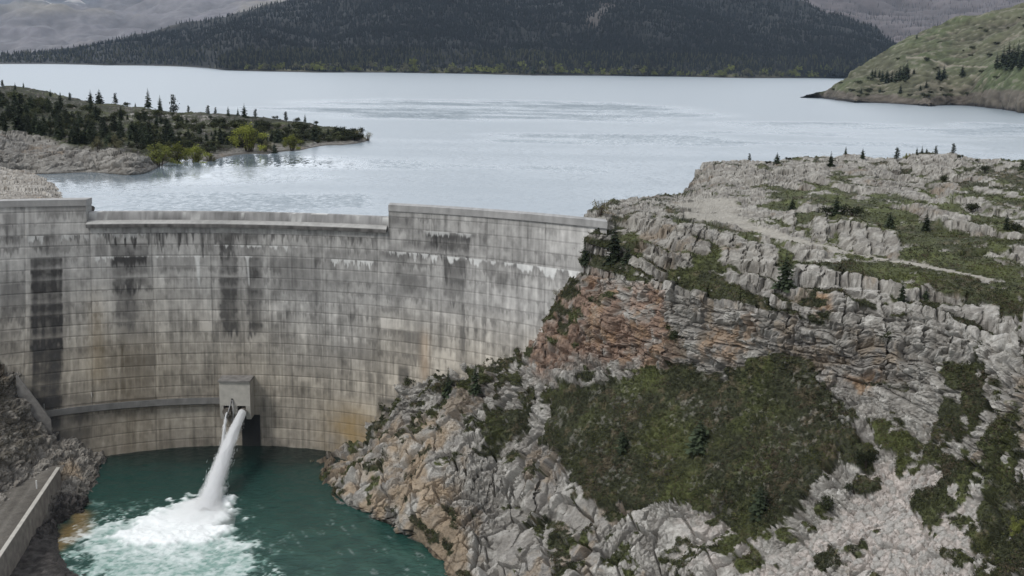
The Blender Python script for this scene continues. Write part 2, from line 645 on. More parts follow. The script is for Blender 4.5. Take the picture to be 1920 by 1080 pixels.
    W = [lime(-83.9, -80.5, 2.02, .45), lime(-80.5, -73.8, 2.02, .14), lime(-72.5, -62.3, 2.02, .22), lime(-60.8, -50.6, 1.02, .30), lime(-59.5, -51.0, 2.02, .15),
         lime(-49.8, -43.8, 1.02, .45), lime(-36.8, -28.0, 2.02, .62), lime(-25.0, -16.6, 1.05, .55, .75), lime(-16.4, -5.4, 1.12, .80, .95, .9), lime(-5.2, 15, 1.15, .70, .9, .9),
         lime(-17.2, -8.2, -.95, .45, .6), lime(-95.8, -93, 0.05, .6, .7), lime(-90, -85, .05, .5, .6), lime(-84.5, -74, 0.0, .5, .45)]
    for xc, w0, lend in ((-64.3, .85, 5.0), (-54.2, .5, 4.9)):
        t = np.clip((lift - 2.0) / (lend - 2.0), 0, 1)
        wd = w0 * (0.35 + 0.65 * (1 - t)) + 0.8 * np.exp(-(lift - 2) * 6)
        W.append(sstep(0, 0.3, wd * 0.5 + 0.15 - np.abs(x - xc - .25 * t)) * (lift > 2.0) * (1 - sstep(.85, 1, t)) * .8)
    for s in W:
        c = mixc(c, white * (1 + .12 * fine[:, None]), np.clip(s, 0, 1))

    # rust and ochre seepage
    och = np.array([0.30, 0.20, 0.07])
    c = mixc(c, och, 0.72 * np.exp(-((x + 32.5) / 5.5) ** 2) * sstep(14.0, 17.5, lift) * np.clip(.8 + .6 * mid, 0, 1))
    c = mixc(c, och, 0.24 * np.exp(-((x + 84.0) / 1.6) ** 2) * sstep(4, 8, lift) * (1 - sstep(12, 14, lift)))
    c = mixc(c, och, 0.12 * np.exp(-((x + 78.0) / 7) ** 2) * sstep(8, 11, lift))
    c = mixc(c, [.36, .22, .11], 0.35 * np.exp(-((x + 17.2) / 1.0) ** 2) * sstep(7, 9, lift) * (1 - sstep(11, 13, lift)))
    # lift and panel joints hold dirt
    dl = np.minimum(lf, 1 - lf) * LIFT
    jd = np.min(np.abs(x[:, None] - JOINTS[None, :]), 1)
    c *= (1 - 0.22 * (1 - sstep(0.04, 0.14, dl + .03 * fine)) * np.clip(.8 + .5 * mid, .2, 1.1))[:, None]
    c *= (1 - 0.22 * (1 - sstep(0.04, 0.16, jd)))[:, None]
    subw = 1 - sstep(8, 12, lift)
    subj = np.abs(((px * nsub + 0.35 * (_hash(pan, li.astype(int), 0 * pan + 3, 6) - .5)) + .5) % 1 - .5) * 11.5 / nsub
    c *= (1 - 0.08 * subw * (1 - sstep(0.03, 0.11, subj)))[:, None]
    return np.clip(c, 0.01, 0.75)


def dam_relief(x, z):
    lift = (LIFT0 - z) / LIFT
    li = np.floor(lift)
    dl = np.minimum(lift - li, 1 - lift + li) * LIFT
    jd = np.min(np.abs(x[:, None] - JOINTS[None, :]), 1)
    r = 0.07 * (1 - sstep(0.03, 0.13, dl)) + 0.07 * (1 - sstep(0.04, 0.16, jd))
    r += 0.05 * (_hash(np.searchsorted(JOINTS, x), li.astype(int), 0 * li.astype(int), 91) - .5)
    return r      # metres into the wall


dam = empty('arch_dam', (-55, 234, Z_POOL))
tag(dam, 'curved grey concrete arch dam streaked with dark stains, holding back the lake', 'dam')
OFF = np.array([-55, 234, Z_POOL])


def dam_part(name, V, Fc, C):
    o = link(name, mesh_np(name, np.asarray(V) - OFF, Fc, True, C), M_DAM, dam)
    return o


def front(x0, x1, z0, z1, sx=0.14, sz=0.12, out=0.0):
    xs = np.linspace(x0, x1, int((x1 - x0) / sx) + 1)
    zs = np.linspace(z0, z1, int((z0 - z1) / sz) + 1)
    X, Z = np.meshgrid(xs, zs)
    x, z = X.ravel(), Z.ravel()
    V = np.stack([x, dam_y(x, z) + dam_relief(x, z) - out, z], -1)
    return V, grid_faces(len(zs), len(xs)), dam_col(x, z), len(zs), len(xs)


V, Fc, C, nr, nc = front(-124, 18, -2.45, -53)
dam_part('wall', V, Fc, C)


def closed_wing(x0, x1, ztop, zbot, thick):
    V, Fc, C, nr, nc = front(x0, x1, ztop, zbot)
    idx = np.arange(nr * nc).reshape(nr, nc)
    Vs, Fs, Cs = [V], [Fc], [C]
    n = len(V)
    top = V[idx[0]]
    bk = top + [0, thick, 0]
    bb = bk.copy()
    bb[:, 2] = zbot
    g = np.array([.36, .355, .34])
    tops = top.copy()
    Vs += [tops, bk, bk, bb]
    k = np.arange(nc - 1)
    a = n
    Fs.append(np.stack([a + k + 1, a + k, a + nc + k, a + nc + k + 1], -1))
    b = n + 2 * nc
    Fs.append(np.stack([b + k + 1, b + k, b + nc + k, b + nc + k + 1], -1))
    Cs.append(np.tile(g, (4 * nc, 1)))
    n += 4 * nc
    for col_i in (0, nc - 1):
        e = V[idx[:, col_i]]
        e2 = e.copy()
        e2[:, 1] = top[col_i, 1] + thick
        Vs += [e, e2]
        k = np.arange(nr - 1)
        q = np.stack([n + k, n + k + 1, n + nr + k + 1, n + nr + k], -1)
        Fs.append(q if col_i == 0 else q[:, ::-1])
        Cs.append(np.tile(g * .8, (2 * nr, 1)))
        n += 2 * nr
    return np.concatenate(Vs), np.concatenate(Fs), np.concatenate(Cs)


for x0, x1 in ((-124, -85.3), (-24.9, 17.2)):
    dam_part('wing_wall', *closed_wing(x0, x1, 1.78, -2.45, 3.2))


def arc_bar(x0, x1, prof, col, stain=0.2, seed=0, step=0.3):
    """extrude a closed (outward, z) profile along the dam's curve; outward is towards downstream"""
    xs = np.linspace(x0, x1, int((x1 - x0) / step) + 1)
    pr = np.array(prof, float)
    m = len(pr)
    yb = dam_y(xs, 0.0)
    V = np.zeros((len(xs), m, 3))
    V[:, :, 0] = xs[:, None]
    V[:, :, 1] = yb[:, None] - pr[None, :, 0]
    V[:, :, 2] = pr[None, :, 1]
    V = V.reshape(-1, 3)
    i = np.arange(len(xs) - 1)[:, None]
    j = np.arange(m)[None, :]
    jn = (j + 1) % m
    Fq = np.stack([i * m + j + 0 * jn, i * m + jn, (i + 1) * m + jn, (i + 1) * m + j + 0 * jn], -1).reshape(-1, 4)
    # close the ends with a quad fan
    caps = []
    for b in (0, (len(xs) - 1) * m):
        for q in range(1, m - 1, 2):
            caps.append((b, b + q, b + q + 1, b + min(q + 2, m - 1)))
    Fq = np.concatenate([Fq, np.array(caps)])
    n1 = fbm(V * [0.25, 0.25, 1.2], 4, 101 + seed)
    n2 = fbm(V * [1.8, 1.8, 0.3], 3, 103 + seed)
    C = np.array(col)[None, :] * (1 + stain * n1 + stain * n2)[:, None]
    return V, Fq, C


def shade_sharp(o, ang=35):
    me = o.data
    me.set_sharp_from_angle(angle=math.radians(ang))


for x0, x1 in ((-124, -85.2), (-24.95, 17.25)):
    V, Fq, C = arc_bar(x0, x1, [(-3.35, 1.74), (0.10, 1.74), (0.10, 2.0), (0.08, 2.1), (0.08, 3.0), (-3.35, 3.0)], (.295, .29, .283), .16, 3)
    shade_sharp(dam_part('coping', V, Fq, C))

# overflow crest: upright curb, sloping apron and an overhanging lip
V, Fq, C = arc_bar(-85.28, -24.92, [(-2.2, -3.2), (-0.9, -3.2), (-0.9, -1.25), (-1.05, 0.15), (-1.25, 0.4), (-2.2, 0.4)], (.27, .265, .26), .28, 5)
nrm = fbm(V * [.6, .6, 2], 3, 111)
C = mixc(C, [.62, .62, .60], sstep(.45, .6, nrm + .5 * fbm(V * [.12, .12, 0], 2, 115)) * .7)
shade_sharp(dam_part('spillway_crest', V, Fq, C))
V, Fq, C = arc_bar(-85.25, -25.3, [(-1.6, -2.35), (0.45, -2.62), (0.75, -2.62), (0.78, -2.0), (0.70, -1.82), (-0.2, -1.53), (-0.898, -1.30), (-1.6, -1.30)], (.35, .345, .33), .16, 9)
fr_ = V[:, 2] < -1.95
C[fr_] = np.array([.11, .105, .10]) * (1 + .6 * fbm(V[fr_] * [1.5, 1.5, .2], 3, 121))[:, None]  # shade on the lip's front and underside, put into the colour with streaks
shade_sharp(dam_part('spillway_lip', V, Fq, C))

# ------------------------------------------------------------------ valve house, gallery ledge, outlet
def loc(x, out, z):
    """a point 'out' metres downstream of the dam face"""
    return Vector((x - OFF[0], float(dam_y(x, z)) - out - OFF[1], z - OFF[2]))


def slab_hull(mb, pts_front, pts_back):
    n = len(pts_front)
    vs = list(pts_front) + list(pts_back)
    fs = [tuple(range(n)), tuple(range(2 * n - 1, n - 1, -1))]
    for i in range(n):
        j = (i + 1) % n
        fs.append((i, n + i, n + j, j))
    mb.add(vs, fs)


HX0, HX1 = -59.9, -53.6          # valve house
YH = float(dam_y(-56.7, -38)) - OFF[1]
HT, HB = -34.2, -40.4            # top and springing of the legs
mb = MB()


def hp(x, d, z):
    return (x - OFF[0], YH - d, z - OFF[2])


# body as a portal: solid upper part, two legs and a middle pier
D = 3.4
for (a, b, t, bo, dd) in ((HX0, HX1, HT, -39.3, D),):
    slab_hull(mb, [hp(a, dd, t), hp(a, dd, bo), hp(b, dd, bo), hp(b, dd, t)], [hp(a, -1.5, t), hp(a, -1.5, bo), hp(b, -1.5, bo), hp(b, -1.5, t)])
house = mb.build('valve_house', M_CONC, dam)
mb = MB()
slab_hull(mb, [hp(HX0 - .15, D + .35, HT + .35), hp(HX0 - .15, D + .35, HT + .003), hp(HX1 + .15, D + .35, HT + .003), hp(HX1 + .15, D + .35, HT + .35)],
          [hp(HX0 - .15, -1.2, HT + .55), hp(HX0 - .15, -1.2, HT + .003), hp(HX1 + .15, -1.2, HT + .003), hp(HX1 + .15, -1.2, HT + .55)])
mb.build('roof', M_CONC_DARK, house)
for a, b, lo in ((HX0, HX0 + 0.75, -42.3), (HX0 + 2.45, HX0 + 3.6, -41.2), (HX1 - 0.95, HX1, -42.3)):
    mb = MB()
    slab_hull(mb, [hp(a, D, -39.303), hp(a, D - .5, lo), hp(b, D - .5, lo), hp(b, D, -39.303)],
              [hp(a, -1.5, -39.303), hp(a, -1.5, lo), hp(b, -1.5, lo), hp(b, -1.5, -39.303)])
    mb.build('leg', M_CONC, house)
mb = MB()
mb.box(hp(-56.7, 0.3, -40.6), (4.7, 1.0, 2.5))
mb.build('opening', M_DARK, house)
mb = MB()
mb.box(hp(-57.3, D + .02, -38.2), (.42, .1, .9))
mb.build('slot', M_DARK, house)
for ox in (-0.25, 0.28):
    mb = MB()
    mb.tube([hp(-57.3 + ox * .3, D + .1, -38.0), hp(-57.4 + ox * 2, D + 1.0, -40.2), hp(-57.7 + ox * 3, D + 1.7, -42.2)], 0.13, 8)
    mb.build('vent_pipe', M_STEEL, house, smooth=True)
for px_ in (-58.35, -55.1):
    mb = MB()
    mb.tube([hp(px_, 0.2, -40.3), hp(px_, 2.9, -40.55), hp(px_ - .1, 3.6, -40.7)], [.75, .75, .95], 16)
    mb.build('outlet_valve', M_RUST, house)
# near-black slab set into the wall below the outlet
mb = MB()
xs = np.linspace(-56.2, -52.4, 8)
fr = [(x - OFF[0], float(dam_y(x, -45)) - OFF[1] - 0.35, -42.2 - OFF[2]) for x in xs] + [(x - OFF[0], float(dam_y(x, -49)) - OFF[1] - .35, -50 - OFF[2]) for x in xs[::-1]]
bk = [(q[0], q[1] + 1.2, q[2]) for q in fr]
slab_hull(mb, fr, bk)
mb.build('dark_wall_slab', M_DARK, dam)

# gallery ledge along the left half of the wall
gx = np.linspace(-92.6, HX0 - .05, 90)
gz = -38.6
gy = dam_y(gx, gz)
V, Fq, Cc = [], [], []
prof = [(-.5, -1.35), (0.55, -1.2), (1.05, -0.95), (1.05, 0.35), (0.80, 0.35), (0.80, -0.6), (-.5, -0.6)]
for x, y in zip(gx, gy):
    for o_, dz in prof:
        V.append((x, y - o_, gz + dz + 0.0))
V = np.array(V)
m = len(prof)
for i in range(len(gx) - 1):
    for j in range(m):
        Fq.append((i * m + j, i * m + (j + 1) % m, (i + 1) * m + (j + 1) % m, (i + 1) * m + j))
for b in (0, (len(gx) - 1) * m):
    Fq += [(b, b + 1, b + 2, b + 6), (b + 2, b + 3, b + 4, b + 5), (b + 2, b + 5, b + 6, b + 6)][:2]
Cc = np.array([.20, .194, .185])[None] * (1 + .25 * fbm(V * [.8, .8, .5], 3, 131))[:, None]
ledge = dam_part('gallery_walkway', V, np.array(Fq), Cc)
shade_sharp(ledge)
# stair rail running down from its end to the rock
ex, ey = -92.5, float(dam_y(-92.5, gz)) - 1.0
mb = MB()
p0 = Vector((ex - OFF[0], ey - OFF[1], gz + .4 - OFF[2]))
p1 = p0 + Vector((-3.4, -2.2, -2.9))
for dz in (0, -.55):
    mb.tube([p0 + Vector((0, 0, dz)), p1 + Vector((0, 0, dz))], .09, 6)
for t in (0, .25, .5, .75, 1):
    q = p0.lerp(p1, t)
    mb.tube([q + Vector((0, 0, .1)), q + Vector((0, 0, -1.5))], .07, 6)
mb.tube([p0 + Vector((0.2, 0, 1.5)), p0 + Vector((0.2, 0, -.8))], .09, 6)
mb.build('railing', M_STEEL, ledge)
mb = MB()
for k in range(9):
    q = p0.lerp(p1, (k + .5) / 9)
    mb.box(q + Vector((0, .35, -1.35)), (.55, 1.0, .12))
mb.build('stair', M_CONC_DARK, ledge)
# staff gauge strip low on the wall
mb = MB()
mb.box(loc(-84.95, .06, -36.4), (.22, .08, 1.1))
mb.build('gauge_strip', M_CONC, dam)

# ------------------------------------------------------------------ lake
def make_lake():
    rows = np.concatenate([np.linspace(0, 1, 160)])
    near_x = np.array([-900, -420, -200, -124, -110, -100, -90, -80, -70, -60, -50, -40, -30, -20, -10, 0, 10, 18, 40, 70, 130, 300, 800], float)
    near_y = np.array([330, 300, 246, 0, 0, 0, 0, 0, 0, 0, 0, 0, 0, 0, 0, 0, 0, 0, 255, 275, 290, 300, 330], float)
    m_ = near_y == 0
    near_y[m_] = dam_y(near_x[m_], 0) + 1.9
    cx = np.interp(np.linspace(0, len(near_x) - 1, 260), np.arange(len(near_x)), near_x)
    cy = np.interp(np.linspace(0, len(near_x) - 1, 260), np.arange(len(near_x)), near_y)
    far_y = 5200.0
    k = rows[:, None] ** 1.0
    Y = cy[None, :] * (far_y / cy[None, :]) ** k
    X = cx[None, :] * (Y / cy[None, :]) ** 0.85
    x, y = X.ravel(), Y.ravel()
    P = np.stack([x / 170, y / 45, 0 * x], -1)
    n = fbm(P, 4, 201)
    n2 = fbm(np.stack([x / 60, y / 22, 0 * x], -1), 3, 205)

    def band(u0, u1, v0, v1, amp):
        # wind patch lying between two sight lines, as an ellipse on the water
        a, b = at_level(u0, v0, 0), at_level(u1, v1, 0)
        c0, c1 = at_level((u0 + u1) / 2, v0, 0), at_level((u0 + u1) / 2, v1, 0)
        c = (c0 + c1) / 2
        rx = abs(b[0] - a[0]) / 2
        ry = abs(c0[1] - c1[1]) / 2 + 1
        d = ((x - c[0]) / rx) ** 2 + ((y - c[1]) / ry) ** 2
        return 1.9 * amp * sstep(1.5, .35, d + .30 * n) * np.clip(.8 + .6 * n2, .35, 1.1)

    chop = 0.10 + 0.0 * x
    chop = np.maximum(chop, .95 * sstep(600, 330, y + 60 * n) * np.clip(.7 + .5 * n2, 0, 1.1))
    for a in ((480, 1330, 186, 228, .95), (560, 1000, 196, 224, 1.0), (850, 1480, 250, 273, .9), (1250, 2000, 228, 262, .75), (1000, 1500, 233, 250, .6), (1700, 2100, 230, 250, 1.0), (1300, 2000, 262, 300, .55)):
        chop = np.maximum(chop, band(*a))
    calm = .53 * band(150, 420, 305, 345, 1.0) + .53 * band(730, 1120, 345, 420, .8) + .5 * band(780, 1300, 226, 250, .7)
    chop = np.clip(chop * (1 - .8 * np.clip(calm, 0, 1)), 0.03, 2)
    still = np.clip(.53 * band(-150, 520, 278, 352, 1.0), 0, 1)
    chop = chop * (1 - .75 * still)
    rough = (LAKE_ROUGH + (.26 - LAKE_ROUGH) * np.clip(chop, 0, 1)) * (1 - still) + .07 * still
    V = np.stack([x, y, 0 * x - 0.05], -1)
    me = mesh_np('lake', V, grid_faces(len(rows), len(cx)), True, None, None, {'chop': chop, 'rough': rough, 'lean': .15 * np.where(chop > .95, chop, chop ** 3) ** 1.4})
    m, nt, b = new_mat('lake_water')
    N, L = nt.nodes.new, nt.links.new
    at_ = N('ShaderNodeAttribute')
    at_.attribute_name = 'chop'
    tc = N('ShaderNodeTexCoord')
    # wave slopes straight from noise, steeper where the wind ruffles the water
    acc = None
    for sc, amp in (((.85, .45, 1), .8), ((2.4, 1.4, 1), .45), ((.11, .05, 1), .25)):
        mp = N('ShaderNodeMapping')
        mp.inputs['Scale'].default_value = sc
        L(tc.outputs['Object'], mp.inputs[0])
        t = N('ShaderNodeTexNoise')
        t.inputs['Scale'].default_value = 1.0
        t.inputs['Detail'].default_value = 2
        L(mp.outputs[0], t.inputs['Vector'])
        sb = N('ShaderNodeVectorMath')
        sb.operation = 'SUBTRACT'
        L(t.outputs['Color'], sb.inputs[0])
        sb.inputs[1].default_value = (.5, .5, .5)
        sc_ = N('ShaderNodeVectorMath')
        sc_.operation = 'SCALE'
        L(sb.outputs[0], sc_.inputs[0])
        sc_.inputs['Scale'].default_value = amp
        if acc is None:
            acc = sc_
        else:
            ad = N('ShaderNodeVectorMath')
            ad.operation = 'ADD'
            L(acc.outputs[0], ad.inputs[0])
            L(sc_.outputs[0], ad.inputs[1])
            acc = ad
    s2 = N('ShaderNodeVectorMath')
    s2.operation = 'SCALE'
    L(acc.outputs[0], s2.inputs[0])
    L(at_.outputs['Fac'], s2.inputs['Scale'])
    s3 = N('ShaderNodeVectorMath')
    s3.operation = 'MULTIPLY_ADD'
    L(s2.outputs[0], s3.inputs[0])
    s3.inputs[1].default_value = (LAKE_WAVE * .7, LAKE_WAVE, 0)
    # wind patches: the steep wave fronts face down-lake, towards the dam
    ln = N('ShaderNodeAttribute')
    ln.attribute_name = 'lean'
    neg = N('ShaderNodeMath')
    neg.operation = 'MULTIPLY'
    neg.inputs[1].default_value = -1
    L(ln.outputs['Fac'], neg.inputs[0])
    cb = N('ShaderNodeCombineXYZ')
    L(neg.outputs[0], cb.inputs['Y'])
    cb.inputs['Z'].default_value = 1
    L(cb.outputs[0], s3.inputs[2])
    s4 = N('ShaderNodeVectorMath')
    s4.operation = 'NORMALIZE'
    L(s3.outputs[0], s4.inputs[0])
    L(s4.outputs[0], b.inputs['Normal'])
    b.inputs['Base Color'].default_value = LAKE_COL
    rr_ = N('ShaderNodeAttribute')
    rr_.attribute_name = 'rough'
    L(rr_.outputs['Fac'], b.inputs['Roughness'])
    b.inputs['IOR'].default_value = 1.33
    b.inputs['Specular IOR Level'].default_value = LAKE_SPEC
    o = link('lake', me, m)
    tag(o, None, None, None, 'structure')


LAKE_WAVE, LAKE_COL, LAKE_ROUGH, LAKE_SPEC = .72, (.155, .195, .225, 1), 0.36, 1.0
make_lake()

# ------------------------------------------------------------------ pool below the dam, with foam
FOAM = [at_level(u, v, Z_POOL)[:2] for u, v in ((372, 930), (400, 925), (432, 945), (440, 985), (455, 1040), (470, 1130), (420, 1250), (150, 1250), (180, 1090), (150, 1020), (172, 990), (262, 968), (320, 945))]
FOAM2 = [at_level(u, v, Z_POOL)[:2] for u, v in ((400, 960), (440, 990), (490, 1040), (560, 1110), (600, 1300), (100, 1300), (120, 1040), (150, 960), (190, 950), (300, 960))]
CORE = [at_level(u, v, Z_POOL)[:2] for u, v in ((375, 935), (415, 930), (436, 960), (430, 1000), (370, 1022), (250, 1030), (195, 1010), (270, 970), (330, 948))]
SHALLOW = [at_level(u, v, Z_POOL)[:2] for u, v in ((90, 1010), (150, 945), (185, 960), (160, 1000), (120, 1030), (60, 1060))]


J0 = np.array([-55.2, float(dam_y(-55.2, -40.6)) - 3.7, -40.7])
J1 = at_level(386, 962, Z_POOL)


def make_pool():
    xs = np.arange(-108, 8, 0.24)
    ys = np.arange(118, 238, 0.28)
    X, Y = np.meshgrid(xs, ys)
    x, y = X.ravel(), Y.ravel()
    P = np.stack([x, y, 0 * x], -1)
    n = fbm(P * .35, 5, 301)
    nf = fbm(P * 1.1, 4, 305)
    wisp = 1 - np.abs(fbm(P * [.55, .4, 1] + 1.3 * np.stack([n, nf, 0 * n], -1) * .6, 4, 309)) * 2.2
    fm = region(x, y, FOAM, 3.2 * n + 1.5 * nf, 1.0)
    f2 = region(x, y, FOAM2, 5 * n + 2 * nf, 4.0) * sstep(.15, .75, wisp + .25 * nf)
    co = region(x, y, CORE, 2.0 * n + 1 * nf, 1.6)
    # streaks fan out from where the jet lands
    dx, dy = x - J1[0], y - J1[1] - 3
    ang, rad = np.arctan2(dx, -dy), np.hypot(dx, dy)
    st_ = fbm(np.stack([ang * 7 + .5 * n, rad * .22, 0 * x], -1), 4, 319)
    curds = fbm(P * 2.0 + .8 * np.stack([n, nf, n], -1), 4, 321)
    lace = sstep(-1.0, .95, .55 * nf + .5 * st_ + .5 * curds)
    fade = np.exp(-np.clip(rad - 9, 0, 99) / 15)
    foam = np.maximum(co * (.86 + .14 * lace), fm * lace * (.35 + .65 * fade))
    foam = np.clip(np.maximum(foam, .5 * f2 * sstep(-.2, .8, curds + .4 * st_)), 0, 1)
    # stray flecks over the open pool
    fl = sstep(.50, .85, fbm(np.stack([.9 * (x + .5 * y), .28 * (y - .5 * x), 0 * x], -1), 4, 315) + .2 * n) * sstep(210, 190, y) * .12
    foam = np.maximum(foam, fl * sstep(.3, .7, vnoise(P * [2.2, 1.4, 1], 317) * .5 + .5))
    sh = region(x, y, SHALLOW, 1.5 * n, 1.5)
    deep = np.array([.010, .040, .034])
    green = np.array([.032, .085, .066])
    c = mixc(np.tile(deep, (len(x), 1)), green, sstep(225, 185, y + 6 * n) * (.45 + .35 * n))
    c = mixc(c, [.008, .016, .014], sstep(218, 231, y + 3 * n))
    c = mixc(c, [.20, .33, .29], np.clip(.9 * f2 + fm, 0, 1) * .9)
    c = mixc(c, [.17, .115, .045], sh * .85)
    c = mixc(c, [.86, .88, .88], foam)
    lump = .12 * foam * nf + .45 * co * (1 + .4 * n) + .10 * n + .05 * nf
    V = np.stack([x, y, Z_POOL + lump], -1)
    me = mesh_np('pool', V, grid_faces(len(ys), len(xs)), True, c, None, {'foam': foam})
    m, nt, b = new_mat('pool_water')
    N, L = nt.nodes.new, nt.links.new
    a = N('ShaderNodeAttribute')
    a.attribute_name = 'Col'
    L(a.outputs['Color'], b.inputs['Base Color'])
    g = N('ShaderNodeAttribute')
    g.attribute_name = 'foam'
    r = N('ShaderNodeMapRange')
    r.inputs['To Min'].default_value = .14
    r.inputs['To Max'].default_value = .9
    L(g.outputs['Fac'], r.inputs['Value'])
    L(r.outputs[0], b.inputs['Roughness'])
    b.inputs['IOR'].default_value = 1.33
    tc = N('ShaderNodeTexCoord')
    mp = N('ShaderNodeMapping')
    mp.inputs['Scale'].default_value = (.7, .9, 1)
    L(tc.outputs['Object'], mp.inputs[0])
    t = N('ShaderNodeTexNoise')
    t.inputs['Scale'].default_value = 1.0
    t.inputs['Detail'].default_value = 5
    t.inputs['Roughness'].default_value = .6
    L(mp.outputs[0], t.inputs['Vector'])
    bp = N('ShaderNodeBump')
    bp.inputs['Strength'].default_value = 1
    bp.inputs['Distance'].default_value = .30
    L(t.outputs['Fac'], bp.inputs['Height'])
    L(bp.outputs[0], b.inputs['Normal'])
    tag(link('pool', me, m), None, None, None, 'structure')


make_pool()

# ------------------------------------------------------------------ water jet and spray
m, nt, b = new_mat('white_water')
b.inputs['Base Color'].default_value = (.93, .94, .95, 1)
b.inputs['Roughness'].default_value = .8
N, L = nt.nodes.new, nt.links.new
tr = N('ShaderNodeBsdfTranslucent')
tr.inputs['Color'].default_value = (.93, .94, .95, 1)
mx = N('ShaderNodeMixShader')
mx.inputs[0].default_value = .45
L(b.outputs[0], mx.inputs[1])
L(tr.outputs[0], mx.inputs[2])
L(mx.outputs[0], nt.nodes['Material Output'].inputs[0])
M_WHITE = m

def jet_pos(t, a=J0, b_=J1, sag=.6):
    t = np.asarray(t)[..., None]
    p = a + (b_ - a) * t
    p[..., 2] = a[2] + (b_[2] - a[2]) * ((1 - sag) * t[..., 0] + sag * t[..., 0] ** 2)
    return p


def slivers(P, D, ln, wd, seed):
    """small facing-random flecks of water, stretched along the flow D"""
    r = np.random.default_rng(seed)
    n = len(P)
    D = D / np.linalg.norm(D, axis=1, keepdims=True)
    q = r.normal(size=(n, 3))
    s = np.cross(D, q)
    s /= np.linalg.norm(s, axis=1, keepdims=True)
    a = D * ln[:, None] * .5
    bq = s * wd[:, None] * .5
    V = np.stack([P - a, P + bq, P + a, P - bq], 1).reshape(-1, 3)
    return V, np.arange(4 * n).reshape(n, 4)


def fix_normals(me):
    bm = bmesh.new()
    bm.from_mesh(me)
    bmesh.ops.recalc_face_normals(bm, faces=bm.faces)
    bm.to_mesh(me)
    bm.free()


def mist_mat(name, dens):
    m = bpy.data.materials.new(name)
    m.use_nodes = True
    nt = m.node_tree
    nt.nodes.clear()
    o_ = nt.nodes.new('ShaderNodeOutputMaterial')
    vp = nt.nodes.new('ShaderNodeVolumePrincipled')
    vp.inputs['Color'].default_value = (.98, .98, .98, 1)
    vp.inputs['Density'].default_value = dens
    nt.links.new(vp.outputs[0], o_.inputs['Volume'])
    return m


M_MIST = mist_mat('jet_mist', .30)


def make_jet(name, a, b_, r0, r1, sag, nfl, label, seed, spread=1.0):
    r = np.random.default_rng(seed)
    t = np.linspace(0, 1, 120)
    k = 40
    ang = np.linspace(0, 2 * math.pi, k, endpoint=False)
    C0 = jet_pos(t, a, b_, sag)
    T = np.gradient(C0, axis=0)
    T /= np.linalg.norm(T, axis=1, keepdims=True)
    S = np.cross(T, [0, 0, 1.0])
    S /= np.linalg.norm(S, axis=1, keepdims=True)
    U = np.cross(S, T)
    rad = r0 + (r1 - r0) * t ** .9
    V = C0[:, None] + rad[:, None, None] * (np.cos(ang)[None, :, None] * S[:, None] + np.sin(ang)[None, :, None] * U[:, None])
    V = V.reshape(-1, 3)
    nn = fbm(np.stack([np.repeat(t * 9, k), np.tile(np.cos(ang) * 1.6, 120), np.tile(np.sin(ang) * 1.6, 120)], -1), 4, 401 + seed)
    ctr = np.repeat(C0, k, 0)
    amp = (.06 + .16 * np.repeat(t, k))
    V = ctr + (V - ctr) * (1 + amp * nn)[:, None]
    i = np.arange(119)[:, None] * k
    j = np.arange(k)[None]
    Fq = np.stack([i + j, i + (j + 1) % k, i + k + (j + 1) % k, i + k + j], -1).reshape(-1, 4)
    tt = r.random(nfl) ** .75
    c = jet_pos(tt, a, b_, sag)
    ti = np.clip((tt * 119).astype(int), 0, 118)
    rr = (r0 + (r1 - r0) * tt)
    d1, d2 = np.abs(r.normal(size=nfl)) * .45 + .55, r.random(nfl) * 2 * math.pi
    off = rr * d1 * spread * (.95 + .25 * tt)
    P = c + S[ti] * (np.cos(d2) * off)[:, None] + U[ti] * (np.sin(d2) * off)[:, None]
    P[:, 2] -= .35 * tt * np.clip(d1 - .9, 0, 2) * rr * 2
    V2, F2 = slivers(P, T[ti] + .15 * r.normal(size=(nfl, 3)), .3 + 1.1 * r.random(nfl) * (.4 + tt), .03 + .05 * r.random(nfl), seed)
    o = link(name, mesh_np(name, np.concatenate([V, V2]), np.concatenate([Fq, F2 + len(V)]), True), M_WHITE)
    tag(o, label, 'water jet')
    Vh = ctr + (V - ctr) * (1.08 + .55 * np.repeat(t, k) ** 1.5 + .16 * nn)[:, None]
    me = bpy.data.meshes.new('mist')
    me.from_pydata([tuple(q) for q in Vh], [], [tuple(q) for q in Fq] + [tuple(range(k))[::-1], tuple(119 * k + q for q in range(k))])
    fix_normals(me)
    link('mist', me, M_MIST, o)
    return o


make_jet('water_jet', J0, J1, .80, 1.45, .55, 6000, 'thick white jet of water shooting from the valve house into the pool', 3)
JL0 = np.array([-58.4, float(dam_y(-58.4, -40.6)) - 3.5, -40.8])
JL1 = at_level(416, 862, Z_POOL)
make_jet('water_jet', JL0, JL1, .18, .34, .7, 500, 'thin trickling spout falling from the left outlet beside the thick jet', 5, 1.3)


